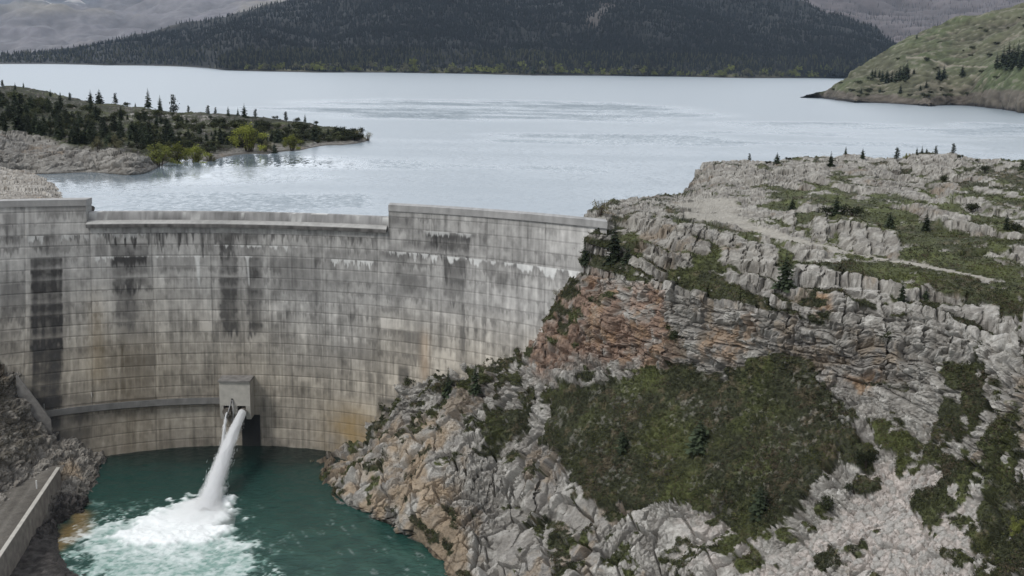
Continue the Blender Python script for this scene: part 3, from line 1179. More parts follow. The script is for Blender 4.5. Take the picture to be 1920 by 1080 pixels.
def make_spray():
    # airborne mist over the plunge: a low dome of fine droplets
    poly = np.array(CORE)
    n_r, n_a = 26, 72
    ctr = np.array(J1[:2]) + [-3.0, -5.0]
    a = np.linspace(0, 2 * math.pi, n_a, endpoint=False)
    V = []
    big = (poly - ctr) * 1.08 + ctr
    for ai in a:
        d = np.array([math.cos(ai), math.sin(ai)])
        lo_, hi_ = 0, 40
        for _ in range(24):
            mid = (lo_ + hi_) / 2
            q = ctr + d * mid
            if in_poly(np.array([q[0]]), np.array([q[1]]), big)[0]:
                lo_ = mid
            else:
                hi_ = mid
        V.append([ctr + d * lo_ * t for t in np.linspace(.04, 1, n_r)])
    V = np.array(V)
    dist = np.linalg.norm(V - J1[:2], axis=-1)
    edge = np.linspace(.04, 1, n_r)[None]
    h = (.35 + 2.3 * np.exp(-(dist / 6.5) ** 2)) * np.clip(1 - edge ** 3, 0, 1)
    top = np.concatenate([V, (Z_POOL + .1 + h)[..., None]], -1)
    f = top.reshape(-1, 3)
    nz = fbm(f * .7, 4, 421)
    f[:, 2] += .5 * nz * np.clip(f[:, 2] - Z_POOL - .1, 0, 1)
    i = np.arange(n_a)[:, None]
    j = np.arange(n_r - 1)[None]
    i2 = (i + 1) % n_a
    Fq = np.stack([i * n_r + j, i * n_r + j + 1, i2 * n_r + j + 1, i2 * n_r + j], -1).reshape(-1, 4)
    bot = f.copy()
    bot[:, 2] = Z_POOL - .6
    n = len(f)
    Fb = Fq[:, ::-1] + n
    k = np.arange(n_a)
    k2 = (k + 1) % n_a
    e, e2 = k * n_r + n_r - 1, k2 * n_r + n_r - 1
    side_ = np.stack([e, e + n, e2 + n, e2], -1)
    c_, c2 = k * n_r, k2 * n_r
    Vall = np.concatenate([f, bot, [[ctr[0], ctr[1], Z_POOL + 1.2], [ctr[0], ctr[1], Z_POOL - .6]]])
    hole = np.concatenate([np.stack([c_, c2, 0 * k + 2 * n, 0 * k + 2 * n], -1)[:, :3], np.stack([c2 + n, c_ + n, 0 * k + 2 * n + 1], -1)])
    me = bpy.data.meshes.new('spray')
    me.from_pydata([tuple(q) for q in Vall], [], [tuple(q) for q in np.concatenate([Fq, Fb, side_])] + [tuple(q) for q in hole])
    fix_normals(me)
    tag(link('spray', me, mist_mat('spray_mist', .28)), None, None, None, 'stuff')


make_spray()

# ------------------------------------------------------------------ land forms
def tps(ctrl):
    """smooth surface through surveyed points: (u, v, distance)"""
    c = np.array(ctrl, float)
    X = c[:, :2] / 300.0
    y = 1000.0 / c[:, 2]
    n = len(X)
    d2 = ((X[:, None] - X[None]) ** 2).sum(-1)
    K = .5 * d2 * np.log(d2 + 1e-9)
    A = np.zeros((n + 3, n + 3))
    A[:n, :n] = K + np.eye(n) * 0.003
    A[:n, n] = 1
    A[:n, n + 1:] = X
    A[n:, :n] = A[:n, n:].T
    w_ = np.linalg.solve(A, np.concatenate([y, np.zeros(3)]))

    def f(u, v):
        q = np.stack([u, v], -1) / 300.0
        out = w_[n] + q @ w_[n + 1:]
        for i in range(n):
            r2 = ((q - X[i]) ** 2).sum(-1)
            out = out + w_[i] * .5 * r2 * np.log(r2 + 1e-9)
        return 1000.0 / np.maximum(out, 1e-3)
    return f


def dam_hit(u, v):
    Y = 225.0
    for _ in range(30):
        p = at(u, v, Y)
        Y = .5 * Y + .5 * float(dam_y(p[0], p[2]))
    return Y


class Sheet:
    def __init__(s, us, vtop, vbot, nr, ctrl, back=((3, -.5), (8, -3), (16, -9))):
        s.us, s.nr, s.nc = us, nr, len(us)
        s.vt, s.vb = vtop(us), vbot(us)
        k_ = 100
        ker = np.exp(-np.linspace(-2, 2, 2 * k_ + 1) ** 2)
        step = us[1] - us[0]
        kw = max(3, int(90 / step) // 2 * 2 + 1)
        ker = np.exp(-np.linspace(-2, 2, kw) ** 2)
        vsm = np.convolve(np.pad(s.vt, kw // 2, mode='edge'), ker / ker.sum(), mode='valid')
        lo = np.minimum(60, (s.vb - s.vt) * .3)
        vm = np.maximum(vsm, s.vt) + lo
        vm = np.minimum(vm, s.vb - 2)
        n2 = max(8, int(nr * min(.35, np.mean((vm - s.vt) / (s.vb - s.vt)))))
        b1, b2 = np.linspace(0, 1, nr - n2 + 1)[:-1, None], np.linspace(0, 1, n2)[:, None]
        s.v = np.concatenate([s.vb[None] + (vm - s.vb)[None] * b1, vm[None] + (s.vt - vm)[None] * b2])
        s.u = np.tile(us[None], (nr, 1))
        Y = tps(ctrl)(s.u.ravel(), s.v.ravel()).reshape(nr, s.nc)
        s.P = at(s.u, s.v, Y)
        s.back = back
        s.normals()

    def normals(s):
        du = np.gradient(s.P, axis=1)
        dv = np.gradient(s.P, axis=0)
        n = np.cross(du, dv)
        n /= np.linalg.norm(n, axis=-1, keepdims=True) + 1e-12
        view = s.P - np.array([0, 0, EYE])
        flip = (n * view).sum(-1) > 0
        n[flip] *= -1
        s.N = n
        return n

    def slope(s):
        """coarse slope: up component of the surface normal, smoothed"""
        return s.N[..., 2]

    def ground(s, u, v):
        """point of the surface seen along a sight line (nearest grid node of the survey)"""
        j = int(np.clip(np.searchsorted(s.us, u), 0, s.nc - 1))
        i = int(np.argmin(np.abs(s.v[:, j] - v)))
        return s.P[i, j].copy()

    def mesh(s, name, mat, col, zmin=None):
        P, C = s.P, col
        rows = [P]
        cols = [C]
        last = P[-1]
        dirv = last[:, :2] / np.linalg.norm(last[:, :2], axis=1, keepdims=True)
        for d, dz in s.back:
            q = last.copy()
            q[:, :2] += dirv * d
            q[:, 2] += dz
            rows.append(q[None])
            cols.append(C[-1:])
        P = np.concatenate(rows)
        C = np.concatenate(cols)
        me = mesh_np(name, P.reshape(-1, 3), grid_faces(P.shape[0], s.nc), mat is not M_ROCK, C.reshape(-1, 3))
        o = link(name, me, mat)
        tag(o, None, None, None, 'structure')
        return o


def lin(xs, ys):
    return lambda u: np.interp(u, xs, ys)


def rock_relief(P, big=1.0, small=1.0, seed=0, tilt=0.0, cell=(2.3, 2.3, 1.25), grow=1.0):
    """blocky bedded limestone: beds, joints and rubble, in metres"""
    p = P.astype(f32)
    w1 = np.stack([fbm(p * .25, 3, 501 + seed), fbm(p * .25 + 40, 3, 505 + seed), fbm(p * .25 + 80, 3, 509 + seed)], -1)
    q = p + w1 * [.45, .45, .22]
    t = np.asarray(tilt)
    ct, st_ = np.cos(t), np.sin(t)
    x = q[:, 0] * ct + q[:, 2] * st_
    z = -q[:, 0] * st_ + q[:, 2] * ct
    qq = np.stack([x, q[:, 1], z], -1)
    cl = np.array(cell)
    cl = cl * np.asarray(grow).reshape(-1, 1)
    e0, r0, t0 = facets(qq / (cl * 2.3) + 3, 511 + seed)
    e1, r1, t1 = facets(qq / cl, 521 + seed)
    e2, r2, t2 = facets(qq / (cl * .40) + 7, 541 + seed)
    bed = vnoise(np.stack([x * .04, qq[:, 1] * .04, z * .75], -1), 561 + seed)
    crack = vnoise(p * .3, 565 + seed) * .35 + .65
    h = big * (1.3 * (r0 - .5) + 1.5 * t0 - .95 * crack * (1 - sstep(.015, .09, e0)))
    h = h + big * (.75 * (r1 - .5) + 1.1 * t1 - .60 * crack * (1 - sstep(.02, .13, e1)))
    h = h + big * .50 * bed
    h = h + small * (.26 * (r2 - .5) + .45 * t2 - .22 * (1 - sstep(.03, .18, e2)))
    h = h + .20 * fbm(p * .5, 3, 571 + seed) + .07 * fbm(p * 2.6, 3, 577 + seed)
    return h, r1, r2, bed


def masonry(P, seed=0, course=1.5, length=3.2, dip=.04):
    """bedded cliff: courses of joined blocks, each standing proud by its own amount; metres"""
    w1 = fbm(P * .12, 3, 1001 + seed)
    w2 = fbm(P * .9, 3, 1003 + seed)
    zb = P[:, 2] + dip * P[:, 0] + .9 * w1 + .10 * w2
    s_ = P[:, 0] * .86 - P[:, 1] * .5 + 1.2 * fbm(P * [.15, .15, .05] + 9, 2, 1005 + seed) + .18 * w2
    k = zb / course + .55 * vnoise(np.stack([zb * .45 / course, 0 * zb, 0 * zb], -1), 1007 + seed)
    ki = np.floor(k).astype(np.int64)
    kf = k - ki
    off = _hash(ki, 0 * ki, 0 * ki, 1011 + seed)
    ln = length * (.55 + 1.1 * _hash(ki, 0 * ki + 1, 0 * ki, 1013 + seed))
    b = s_ / ln + off * 7
    bi = np.floor(b).astype(np.int64)
    bf = b - bi
    r = _hash(bi, ki, 0 * ki, 1017 + seed)
    r2 = _hash(bi, ki, 0 * ki + 5, 1019 + seed)
    gv = np.minimum(bf, 1 - bf) * ln
    gh = np.minimum(kf, 1 - kf) * course
    gap = np.maximum(1 - sstep(.04, .26, gv), .8 * (1 - sstep(.02, .16, gh)))
    h = .9 * (off - .5) + 1.05 * (r - .5) + (bf - .5) * (r2 - .5) * 1.0 + .25 * (kf - .5)
    # the upper edge of a block is rounded off
    h = h - .30 * sstep(.8, 1.0, kf) - .55 * gap
    return h, r, kf


GREY = np.array([.245, .230, .208])
WHITE = np.array([.40, .385, .355])
TAN = np.array([.275, .208, .140])
RED = np.array([.215, .142, .104])
ORANGE = np.array([.31, .205, .125])
PINK = np.array([.40, .355, .325])
TURF_D = np.array([.040, .043, .024])
TURF_G = np.array([.075, .085, .030])
TURF_B = np.array([.085, .068, .045])


def turf_col(P, seed=0, green=.4):
    n1 = fbm(P * .16, 4, 601 + seed)
    n2 = fbm(P * .7, 4, 607 + seed)
    n3 = fbm(P * 2.4, 3, 613 + seed)
    c = mixc(np.tile(TURF_D, (len(P), 1)), TURF_G, np.clip(green + .7 * n1 + .3 * n2, 0, 1))
    c = mixc(c, TURF_B, sstep(.25, .75, n2 - .3 * n1) * .7)
    return c * (1 + .45 * n3 + .2 * n2)[:, None]


def rock_col(P, r1, r2, bed, seed=0):
    n1 = fbm(P * .12, 4, 621 + seed)
    n2 = fbm(P * .8, 4, 627 + seed)
    n3 = fbm(P * [2.5, 2.5, 1.2], 3, 633 + seed)
    c = mixc(np.tile(GREY, (len(P), 1)), WHITE, sstep(.1, .9, .5 + .5 * (r1 - .5) + .5 * n2 + .25 * (r2 - .5)))
    c = mixc(c, [.20, .185, .17], sstep(.25, .8, n1 + .6 * n2) * .7)        # lichen
    c = mixc(c, TAN, sstep(.45, .9, n1 - .4 * n2) * .5)
    return c * (1 + .22 * n3 + .18 * (r2 - .5))[:, None]


# ---------------- right-hand hillside
def Z(u, v, z):
    return (u, v, float(dist_at_level(u, v, z)))


CONTACT = [(1118, 412), (1100, 445), (1088, 490), (1062, 540), (1035, 590), (985, 645), (925, 668), (868, 685), (800, 702), (725, 738), (690, 785), (650, 822), (612, 848)]
ctrl = []
for u, v in CONTACT:
    h_ = dam_hit(u, v)
    ctrl.append((u, v, h_ - .2))
    if u < 1110:
        ctrl.append((u - 45, v - 25, h_ + 9))
for u, v in ((600, 890), (612, 915), (640, 950), (690, 978), (760, 1010), (800, 1045), (830, 1080), (870, 1140)):
    ctrl.append(Z(u, v, Z_POOL))
    ctrl.append(Z(u - 45, v + 10, Z_POOL - 4))
ctrl += [Z(1150, 375, 2.5), Z(1100, 400, 1.5), Z(1200, 370, 2.5), Z(1275, 366, 1.2), Z(1290, 400, 3.2), Z(1200, 415, 2.4), Z(1155, 430, 1.0), (1135, 500, 208), (1150, 470, 212),
         Z(1300, 520, -2), Z(1300, 470, 1.5), Z(1300, 440, 2.8), (1250, 535, 189), (1270, 690, 183), (1000, 690, 208), (1050, 600, 211), (1130, 600, 201), (1130, 690, 197),
         (1400, 560, 174), (1400, 690, 171), (1550, 540, 167), (1600, 590, 162), (1600, 740, 157), Z(1700, 560, .5), (1700, 640, 154), (1850, 620, 146), Z(1850, 560, 1.5),
         (1920, 640, 140), (1750, 720, 148), (1900, 700, 137), Z(1900, 520, 3), Z(1900, 450, 5), Z(1900, 380, 7), Z(1900, 320, 9), Z(1900, 300, 10), Z(1700, 292, 9), Z(1700, 330, 6),
         Z(1700, 400, 5), Z(1700, 460, 4), Z(1500, 420, 4), Z(1500, 360, 4), Z(1500, 300, 7), Z(1400, 302, 6), Z(1320, 310, 4.5), Z(1292, 352, .6), Z(1310, 340, 1.8), Z(1400, 350, 3.5), Z(1400, 320, 5.3),
         (1350, 980, 153), (1350, 850, 163), (1200, 760, 182), (1200, 850, 175), (1100, 720, 195), (1050, 800, 190), (1050, 900, 180), (950, 800, 203), (900, 705, 219), (850, 760, 216),
         (780, 780, 222), (700, 830, 223), (750, 900, 199), (850, 950, 186), (850, 850, 200), (950, 900, 190), (950, 1000, 177), (900, 1080, 170), (1000, 1080, 163), (1100, 1000, 164),
         (1100, 1080, 157), (1350, 1080, 144), (1600, 1000, 136), (1600, 1080, 131), (1600, 880, 145), (1900, 1000, 121), (1900, 850, 130), (1900, 1080, 116), (1500, 900, 149), (1700, 800, 148),
         (2150, 600, 125), (2150, 1080, 100), (2150, 820, 113), Z(2150, 350, 8), Z(2150, 480, 4), Z(2150, 300, 11), (2150, 1250, 92), (1600, 1250, 119), (1100, 1250, 143), Z(880, 1250, -52)]

us = np.arange(560, 2130, 1.75)
vtop = lin([560, 600, 640, 690, 720, 790, 860, 920, 975, 1022, 1050, 1074, 1086, 1092, 1100, 1110, 1150, 1200, 1240, 1278, 1290, 1302, 1314, 1340, 1400, 1440, 1480, 1520, 1560, 1600, 1640, 1680, 1716, 1750, 1790, 1830, 1870, 1920, 2130],
           [852, 838, 803, 758, 718, 680, 660, 645, 622, 568, 522, 470, 440, 415, 402, 388, 374, 370, 368, 366, 352, 334, 315, 306, 301, 304, 296, 292, 292, 292, 297, 297, 290, 288, 293, 297, 302, 302, 300])
H = Sheet(us, vtop, lin([0, 3000], [1210, 1210]), 560, ctrl, ((2, -.3), (6, -2), (12, -7), (20, -14)))
u_, v_ = H.u.ravel(), H.v.ravel()
P = H.P.reshape(-1, 3)
wob = 26 * fbm(P * .10, 4, 701) + 14 * fbm(P * .5, 3, 705)
nfine = fbm(P * 1.1, 4, 709)

VEG = [
    ([(1030, 735), (1065, 718), (1130, 712), (1200, 690), (1280, 682), (1350, 690), (1430, 672), (1500, 690), (1560, 725), (1592, 760), (1590, 800), (1555, 835), (1520, 872), (1485, 915), (1525, 945),
      (1470, 975), (1440, 1010), (1390, 985), (1290, 942), (1200, 945), (1120, 935), (1080, 900), (1048, 860), (1022, 812), (1025, 765)], 1.0, 14),
    ([(1095, 500), (1130, 478), (1200, 482), (1330, 512), (1440, 535), (1500, 565), (1450, 590), (1340, 565), (1240, 530), (1130, 518)], .95, 10),
    ([(1185, 432), (1260, 446), (1350, 472), (1330, 492), (1220, 470)], .95, 6),
    ([(1150, 425), (1190, 432), (1240, 470), (1190, 480), (1140, 470)], .7, 8),
    ([(1400, 440), (1500, 462), (1560, 485), (1530, 500), (1440, 478)], .75, 8),
    ([(1500, 468), (1600, 474), (1750, 508), (1920, 545), (1930, 620), (1840, 590), (1700, 545), (1580, 508)], .9, 10),
    ([(1540, 368), (1620, 350), (1700, 372), (1780, 395), (1920, 425), (1930, 545), (1800, 500), (1690, 470), (1600, 430), (1560, 405), (1480, 395)], .9, 14),
    ([(1590, 330), (1700, 345), (1830, 360), (1920, 370), (1920, 420), (1780, 390), (1640, 360)], .55, 14),
    ([(1800, 320), (1930, 310), (1930, 380), (1860, 350)], .55, 10),
    ([(1280, 560), (1290, 600), (1285, 660), (1260, 640), (1255, 580)], .5, 8),
    ([(1740, 655), (1850, 645), (1845, 720), (1810, 780), (1780, 840), (1725, 862), (1715, 848), (1762, 790), (1765, 740)], .88, 10),
    ([(1600, 850), (1625, 838), (1645, 850), (1620, 868)], .7, 5),
    ([(1840, 840), (1930, 720), (1930, 1090), (1830, 1090), (1850, 960)], .62, 12),
    ([(1790, 870), (1840, 850), (1850, 890), (1800, 920)], .8, 8),
    ([(1715, 920), (1770, 910), (1780, 950), (1730, 970)], .75, 7),
    ([(1510, 940), (1560, 930), (1555, 960), (1510, 965)], .85, 6),
    ([(880, 780), (930, 755), (975, 715), (1000, 735), (960, 800), (920, 830), (885, 808)], .58, 10),
    ([(800, 706), (870, 695), (955, 655), (970, 662), (895, 715), (830, 740), (780, 735)], .58, 9),
    ([(1030, 560), (1080, 580), (1120, 600), (1090, 620), (1040, 600)], .6, 8),
    ([(1320, 1000), (1390, 1020), (1370, 1045), (1320, 1035)], .7, 6),
    ([(1870, 560), (1930, 560), (1930, 620), (1860, 600)], .8, 8),
    ([(1330, 520), (1350, 470), (1390, 490), (1500, 520), (1480, 560)], .5, 10),
]
veg = np.zeros(len(P))
for poly, amt, soft in VEG:
    b0, b1 = np.min(poly, 0) - 90, np.max(poly, 0) + 90
    k = (u_ > b0[0]) & (u_ < b1[0]) & (v_ > b0[1]) & (v_ < b1[1])
    veg[k] = np.maximum(veg[k], amt * region(u_[k], v_[k], poly, wob[k], soft))
# small tufts in cracks everywhere, and bare stones inside the turf
tuft = sstep(.18, .5, fbm(P * [.28, .28, .5], 4, 721) + .28 * region(u_, v_, [(1560, 330), (1930, 300), (1930, 600), (1480, 480), (1200, 480), (1180, 420), (1480, 430)], wob, 20)) * .9
slope0 = np.clip(H.slope().ravel(), 0, 1)
veg = np.maximum(veg, tuft * sstep(.35, .7, slope0 + .2) * .8 * (1 - .25 * region(u_, v_, [(600, 760), (1000, 820), (1100, 930), (1400, 1000), (1900, 850), (1850, 1210), (600, 1210)], 0, 30)))
stones = sstep(.50, .68, fbm(P * .55, 3, 725) + .12 * nfine)
hollow = region(u_, v_, VEG[0][0], 0, 30)
veg = veg * (1 - stones * (1 - .97 * hollow))
ROAD = [(1290, 403), (1340, 412), (1400, 425), (1480, 447), (1560, 466), (1680, 488), (1800, 511), (1862, 523)]
rd = poly_dist(u_, v_, ROAD, False)
rw = np.interp(u_, [1290, 1480, 1680, 1870], [9, 6, 3.6, 2])
road = sstep(1.25, .7, rd / rw + .2 * nfine)
pad = region(u_, v_, [(1250, 386), (1300, 374), (1365, 376), (1385, 398), (1430, 428), (1390, 424), (1310, 405)], .4 * wob, 6)
bare = np.maximum(road, pad * .9)
veg *= (1 - bare)
H.veg = veg

# colour zones of the rock
red = region(u_, v_, [(985, 640), (1060, 545), (1110, 520), (1250, 545), (1290, 620), (1270, 690), (1120, 700), (1000, 700)], wob, 20)
tan = region(u_, v_, [(600, 845), (690, 790), (760, 770), (850, 800), (860, 880), (860, 960), (890, 1100), (820, 1120), (560, 900)], wob, 22)
tan2 = region(u_, v_, [(820, 950), (855, 960), (870, 1060), (900, 1110), (820, 1110), (780, 1010)], .5 * wob, 8)
org = np.maximum(region(u_, v_, [(1285, 620), (1400, 600), (1420, 640), (1370, 690), (1310, 690)], wob, 10) * .8,
                 np.maximum(region(u_, v_, [(1525, 550), (1555, 545), (1560, 600), (1530, 600)], .3 * wob, 6), region(u_, v_, [(1575, 700), (1660, 690), (1650, 745), (1600, 752)], .5 * wob, 8)))
pink = np.maximum(region(u_, v_, [(1400, 1090), (1540, 950), (1640, 860), (1800, 870), (1830, 960), (1810, 1090)], wob, 20), .6 * region(u_, v_, [(1270, 930), (1410, 980), (1420, 1060), (1280, 1080)], wob, 14))

# relief
rockness = 1 - .8 * sstep(.3, .9, veg)
ribs = region(u_, v_, [(820, 830), (1000, 830), (1120, 930), (1300, 950), (1420, 1000), (1400, 1120), (880, 1120)], wob, 40)
tilt = -.15 + .75 * ribs - .35 * tan
cellx = 1.0
h, r1, r2, bed = rock_relief(P, 1.0, 1.0, 0, tilt, grow=1 + .45 * ribs)
cliff = region(u_, v_, [(985, 640), (1060, 540), (1095, 500), (1190, 520), (1290, 545), (1360, 555), (1460, 590), (1545, 540), (1600, 570), (1720, 590), (1930, 620), (1930, 720), (1840, 650), (1740, 660), (1730, 760), (1680, 790), (1600, 760), (1540, 715),
                       (1430, 672), (1280, 685), (1000, 705)], .5 * wob, 12)
m1, mr1, mk1 = masonry(P, 0, 2.1, 3.8)
m2, mr2, mk2 = masonry(P, 50, .75, 1.3)
# inclined slabs lower down: the same bedding tipped up
def tipped(P, deg):
    a = math.radians(deg)
    return np.stack([P[:, 0] * math.cos(a) + P[:, 2] * math.sin(a), P[:, 1] - .35 * P[:, 2], -P[:, 0] * math.sin(a) + P[:, 2] * math.cos(a)], -1)


low = np.clip(region(u_, v_, [(590, 800), (800, 740), (1010, 800), (1130, 925), (1420, 985), (1560, 950), (1700, 850), (1900, 900), (1900, 1230), (560, 1230)], wob, 25) - cliff, 0, 1)
tz = np.clip(tan - ribs, 0, 1)
q1 = tipped(P, 48)
q2 = tipped(P, -28)
s1, sr1, _k = masonry(q1, 70, 2.6, 4.6)
s2, sr2, _k = masonry(q1, 90, .9, 1.7)
s3, sr3, _k = masonry(q2, 110, 2.0, 3.4)
s4, sr4, _k = masonry(q2, 130, .7, 1.4)
slab = (1 - tz) * (1.25 * s1 + .5 * s2) + tz * (1.05 * s3 + .5 * s4)
qw = tipped(P, 38) + .30 * np.stack([fbm(P * .15, 2, 841), fbm(P * .15, 2, 843), fbm(P * .15, 2, 845)], -1)
e4, r4, t4 = facets(qw / np.array([6.5, 6.5, 3.0]), 801)
e5, r5, t5 = facets(qw / np.array([2.6, 2.6, 1.25]), 811)
e6, r6, t6 = facets(qw / np.array([.95, .95, .6]), 821)
rub = sstep(-.15, .35, fbm(P * .11, 3, 847))
brk = sstep(-.35, .25, fbm(P * .16, 3, 849))
lin_ = vnoise(np.stack([qw[:, 0] * .12, qw[:, 1] * .12, qw[:, 2] * 2.3], -1), 851)
blocky = .75 * (r4 - .5) + 2.1 * t4 - 1.35 * (1 - sstep(.008, .055, e4)) + brk * (.55 * (r5 - .5) + 1.2 * t5 - .85 * (1 - sstep(.012, .085, e5))) \
    + rub * (.22 * (r6 - .5) + .50 * t6 - .25 * (1 - sstep(.02, .13, e6))) + .18 * lin_ + .06 * fbm(P * .9, 3, 853)
h = h * (1 - .90 * low) + low * (.12 * slab + blocky) * (1 - .62 * pink)
r1 = r1 * (1 - low) + low * r4
r2 = r2 * (1 - low) + low * r5
h = h * (1 - .72 * cliff) + cliff * (1.15 * m1 + .45 * m2)
r1 = r1 * (1 - cliff) + mr1 * cliff
r2 = r2 * (1 - cliff) + mr2 * cliff
# flat-lying beds on top of the hill: stepped ledges, rock risers and grassy treads
terr = np.maximum(region(u_, v_, [(1090, 430), (1200, 405), (1290, 412), (1480, 455), (1700, 492), (1930, 535), (1930, 640), (1740, 600), (1560, 560), (1480, 600), (1360, 575), (1240, 545), (1090, 512)], .3 * wob, 10),
                  .85 * region(u_, v_, [(1400, 395), (1500, 330), (1650, 325), (1930, 320), (1930, 530), (1800, 500), (1640, 470), (1480, 432)], .3 * wob, 10))
HS = 2.0
sx_ = P[:, 0] * .8 - P[:, 1] * .45
bl = sx_ / 2.7 + .5 * fbm(P * [.2, .2, 0], 2, 1031)
bli = np.floor(bl).astype(np.int64)
blf = bl - bli
brnd = _hash(bli, np.floor(P[:, 2] / 3).astype(np.int64), 0 * bli, 1033)
zc = P[:, 2] + .055 * P[:, 0] + 1.0 * fbm(P * [.05, .05, 0], 3, 1035) + .5 * (brnd - .5) + .12 * nfine
tk = zc / HS
tf = tk - np.floor(tk)
strong = sstep(-.25, .25, fbm(np.stack([P[:, 0] * .06, P[:, 1] * .06, np.floor(tk) * 3.7], -1), 3, 1037) + .12)
gt = np.where(tf < .66, .10 * tf / .66, .10 + .90 * sstep(.66, .90, tf))
riser = sstep(.60, .68, tf) * sstep(1.02, .94, tf) * strong * terr
tread = terr * sstep(.70, .55, tf)
dz_terr = (gt - tf) * HS * terr * strong * (1 - bare)
gapb = 1 - sstep(.03, .12, np.minimum(blf, 1 - blf))
veg = np.maximum(veg * (1 - .95 * riser), tread * sstep(-.35, .15, fbm(P * .13, 3, 1039) + .28) * .95 * (1 - bare))
H.veg = veg
rockness = 1 - .8 * sstep(.3, .9, veg)
gravel = np.maximum(pink * .6, bare)
amp_b = np.clip(rockness * (1 - .55 * gravel) * (1 - .75 * bare) * (1 - .7 * tan2), .12, 1.2) * (1 + .35 * ribs)
# farther ground on the flat top is smoother
flat_ = sstep(.80, .95, slope0) * (v_ < 600)
amp_b *= 1 - .62 * flat_
disp = h * amp_b
e7, r7, t7 = facets(P / np.array([.85, .85, .6]) + .15 * np.stack([nfine, nfine, nfine], -1), 831)
disp = disp + pink * (1 - .8 * sstep(.3, .9, veg)) * (.26 * (r7 - .4) + .45 * t7 - .14 * (1 - sstep(.02, .16, e7)))
# big buttress folds
disp = disp + (1.6 * fbm(P * [.07, .07, .05], 3, 741) + .8 * fbm(P * .18, 3, 743)) * np.clip(rockness + .2, 0, 1) * (1 - .8 * bare) * np.interp(v_, [330, 500, 560], [.35, .5, 1.0])
# shrubs and tussocks give the turf its lumpy surface
disp = disp + veg * (.35 * np.abs(fbm(P * .9, 3, 751)) + .22 * fbm(P * 2.0, 2, 753))
disp = disp * (1 - .6 * terr * (1 - riser))
dvec = H.N.reshape(-1, 3) * disp[:, None]
dvec[:, 2] += dz_terr
dvec += (riser * (.9 * (brnd - .5) - .7 * gapb))[:, None] * np.array([-.2, -.9, .1])

LEDGES = [
    ([(1195, 398), (1250, 413), (1320, 432), (1400, 452), (1470, 474)], 20, 1.1),
    ([(1188, 420), (1260, 434), (1345, 458)], 24, 1.1),
    ([(1195, 452), (1250, 470), (1310, 480)], 20, 1.0),
    ([(1340, 462), (1410, 474), (1478, 492)], 30, 1.3),
    ([(1478, 488), (1540, 504), (1590, 518), (1680, 545)], 28, 1.2),
    ([(1473, 400), (1530, 409), (1600, 426), (1695, 452)], 32, 1.5),
    ([(1350, 502), (1400, 512), (1460, 534)], 24, 1.0),
    ([(1705, 548), (1780, 560), (1885, 582)], 24, 1.0),
    ([(1240, 538), (1330, 562), (1430, 585), (1510, 605)], 42, 1.5),
    ([(1548, 548), (1600, 588), (1700, 600), (1845, 625)], 60, 1.6),
    ([(1090, 508), (1190, 530), (1290, 546)], 26, 1.0),
    ([(1310, 316), (1450, 320), (1560, 314)], 20, 1.1),
    ([(1640, 302), (1780, 302), (1815, 316)], 24, 1.3),
    ([(1605, 642), (1690, 662)], 52, 1.6),
    ([(1865, 640), (1930, 650)], 40, 1.2),
    ([(1120, 395), (1180, 400), (1230, 404)], 20, .9),
    ([(1380, 380), (1440, 388), (1500, 402)], 18, .8),
    ([(1640, 348), (1720, 356), (1780, 370)], 12, .7),
    ([(1700, 380), (1760, 392), (1830, 410)], 12, .7),
    ([(1750, 340), (1850, 350), (1920, 368)], 10, .6),
    ([(1590, 330), (1680, 338), (1750, 340)], 10, .7),
    ([(860, 870), (930, 880), (1000, 910), (1060, 925)], 46, 1.3),
    ([(990, 640), (1080, 655), (1180, 660), (1280, 650)], 34, 1.0),
    ([(1010, 600), (1100, 610), (1200, 600)], 30, 1.0),
    ([(1690, 690), (1730, 700)], 40, 1.0),
]
dl_ = np.array([0, -.72, .55])
ledge_top = np.zeros(len(P))
for i, (pl, hpx, A) in enumerate(LEDGES):
    pl = np.array(pl, float)
    k = (u_ > pl[0, 0] - 15) & (u_ < pl[-1, 0] + 15)
    vl = np.interp(u_[k], pl[:, 0], pl[:, 1]) + 4 * fbm(P[k] * .3, 2, 761 + i)
    s_ = (v_[k] - vl) / hpx
    xw = P[k, 0] - .8 * P[k, 1] * 0.3 + .5 * nfine[k]
    wid = 2.6
    cell = np.floor(xw / wid + .3 * vnoise(np.stack([xw * .2, 0 * xw, 0 * xw], -1), 771 + i))
    fr = xw / wid + .3 * vnoise(np.stack([xw * .2, 0 * xw, 0 * xw], -1), 771 + i) - cell
    ci = cell.astype(np.int64)
    rb = _hash(ci, 0 * ci + i, 0 * ci, 773)
    edge = np.minimum(fr, 1 - fr)
    blk = (.55 + .65 * rb) * sstep(0, .10, edge)
    blk = np.where(rb < .12, .15, blk)
    sj = s_ - .25 * (rb - .5)
    prof = np.where(sj < .1, sstep(-.9, .05, sj), np.interp(sj, [.1, .85, 1.0, 1.7], [1.0, .55, -.55, 0]))
    ends = sstep(0, 20, u_[k] - pl[0, 0]) * sstep(0, 20, pl[-1, 0] - u_[k])
    amt = 1.15 * A * blk * prof * ends
    dvec[k] += amt[:, None] * dl_
    face = sstep(-.05, .1, sj) * sstep(1.15, .95, sj) * ends * (rb > .12)
    veg[k] *= (1 - .93 * face)

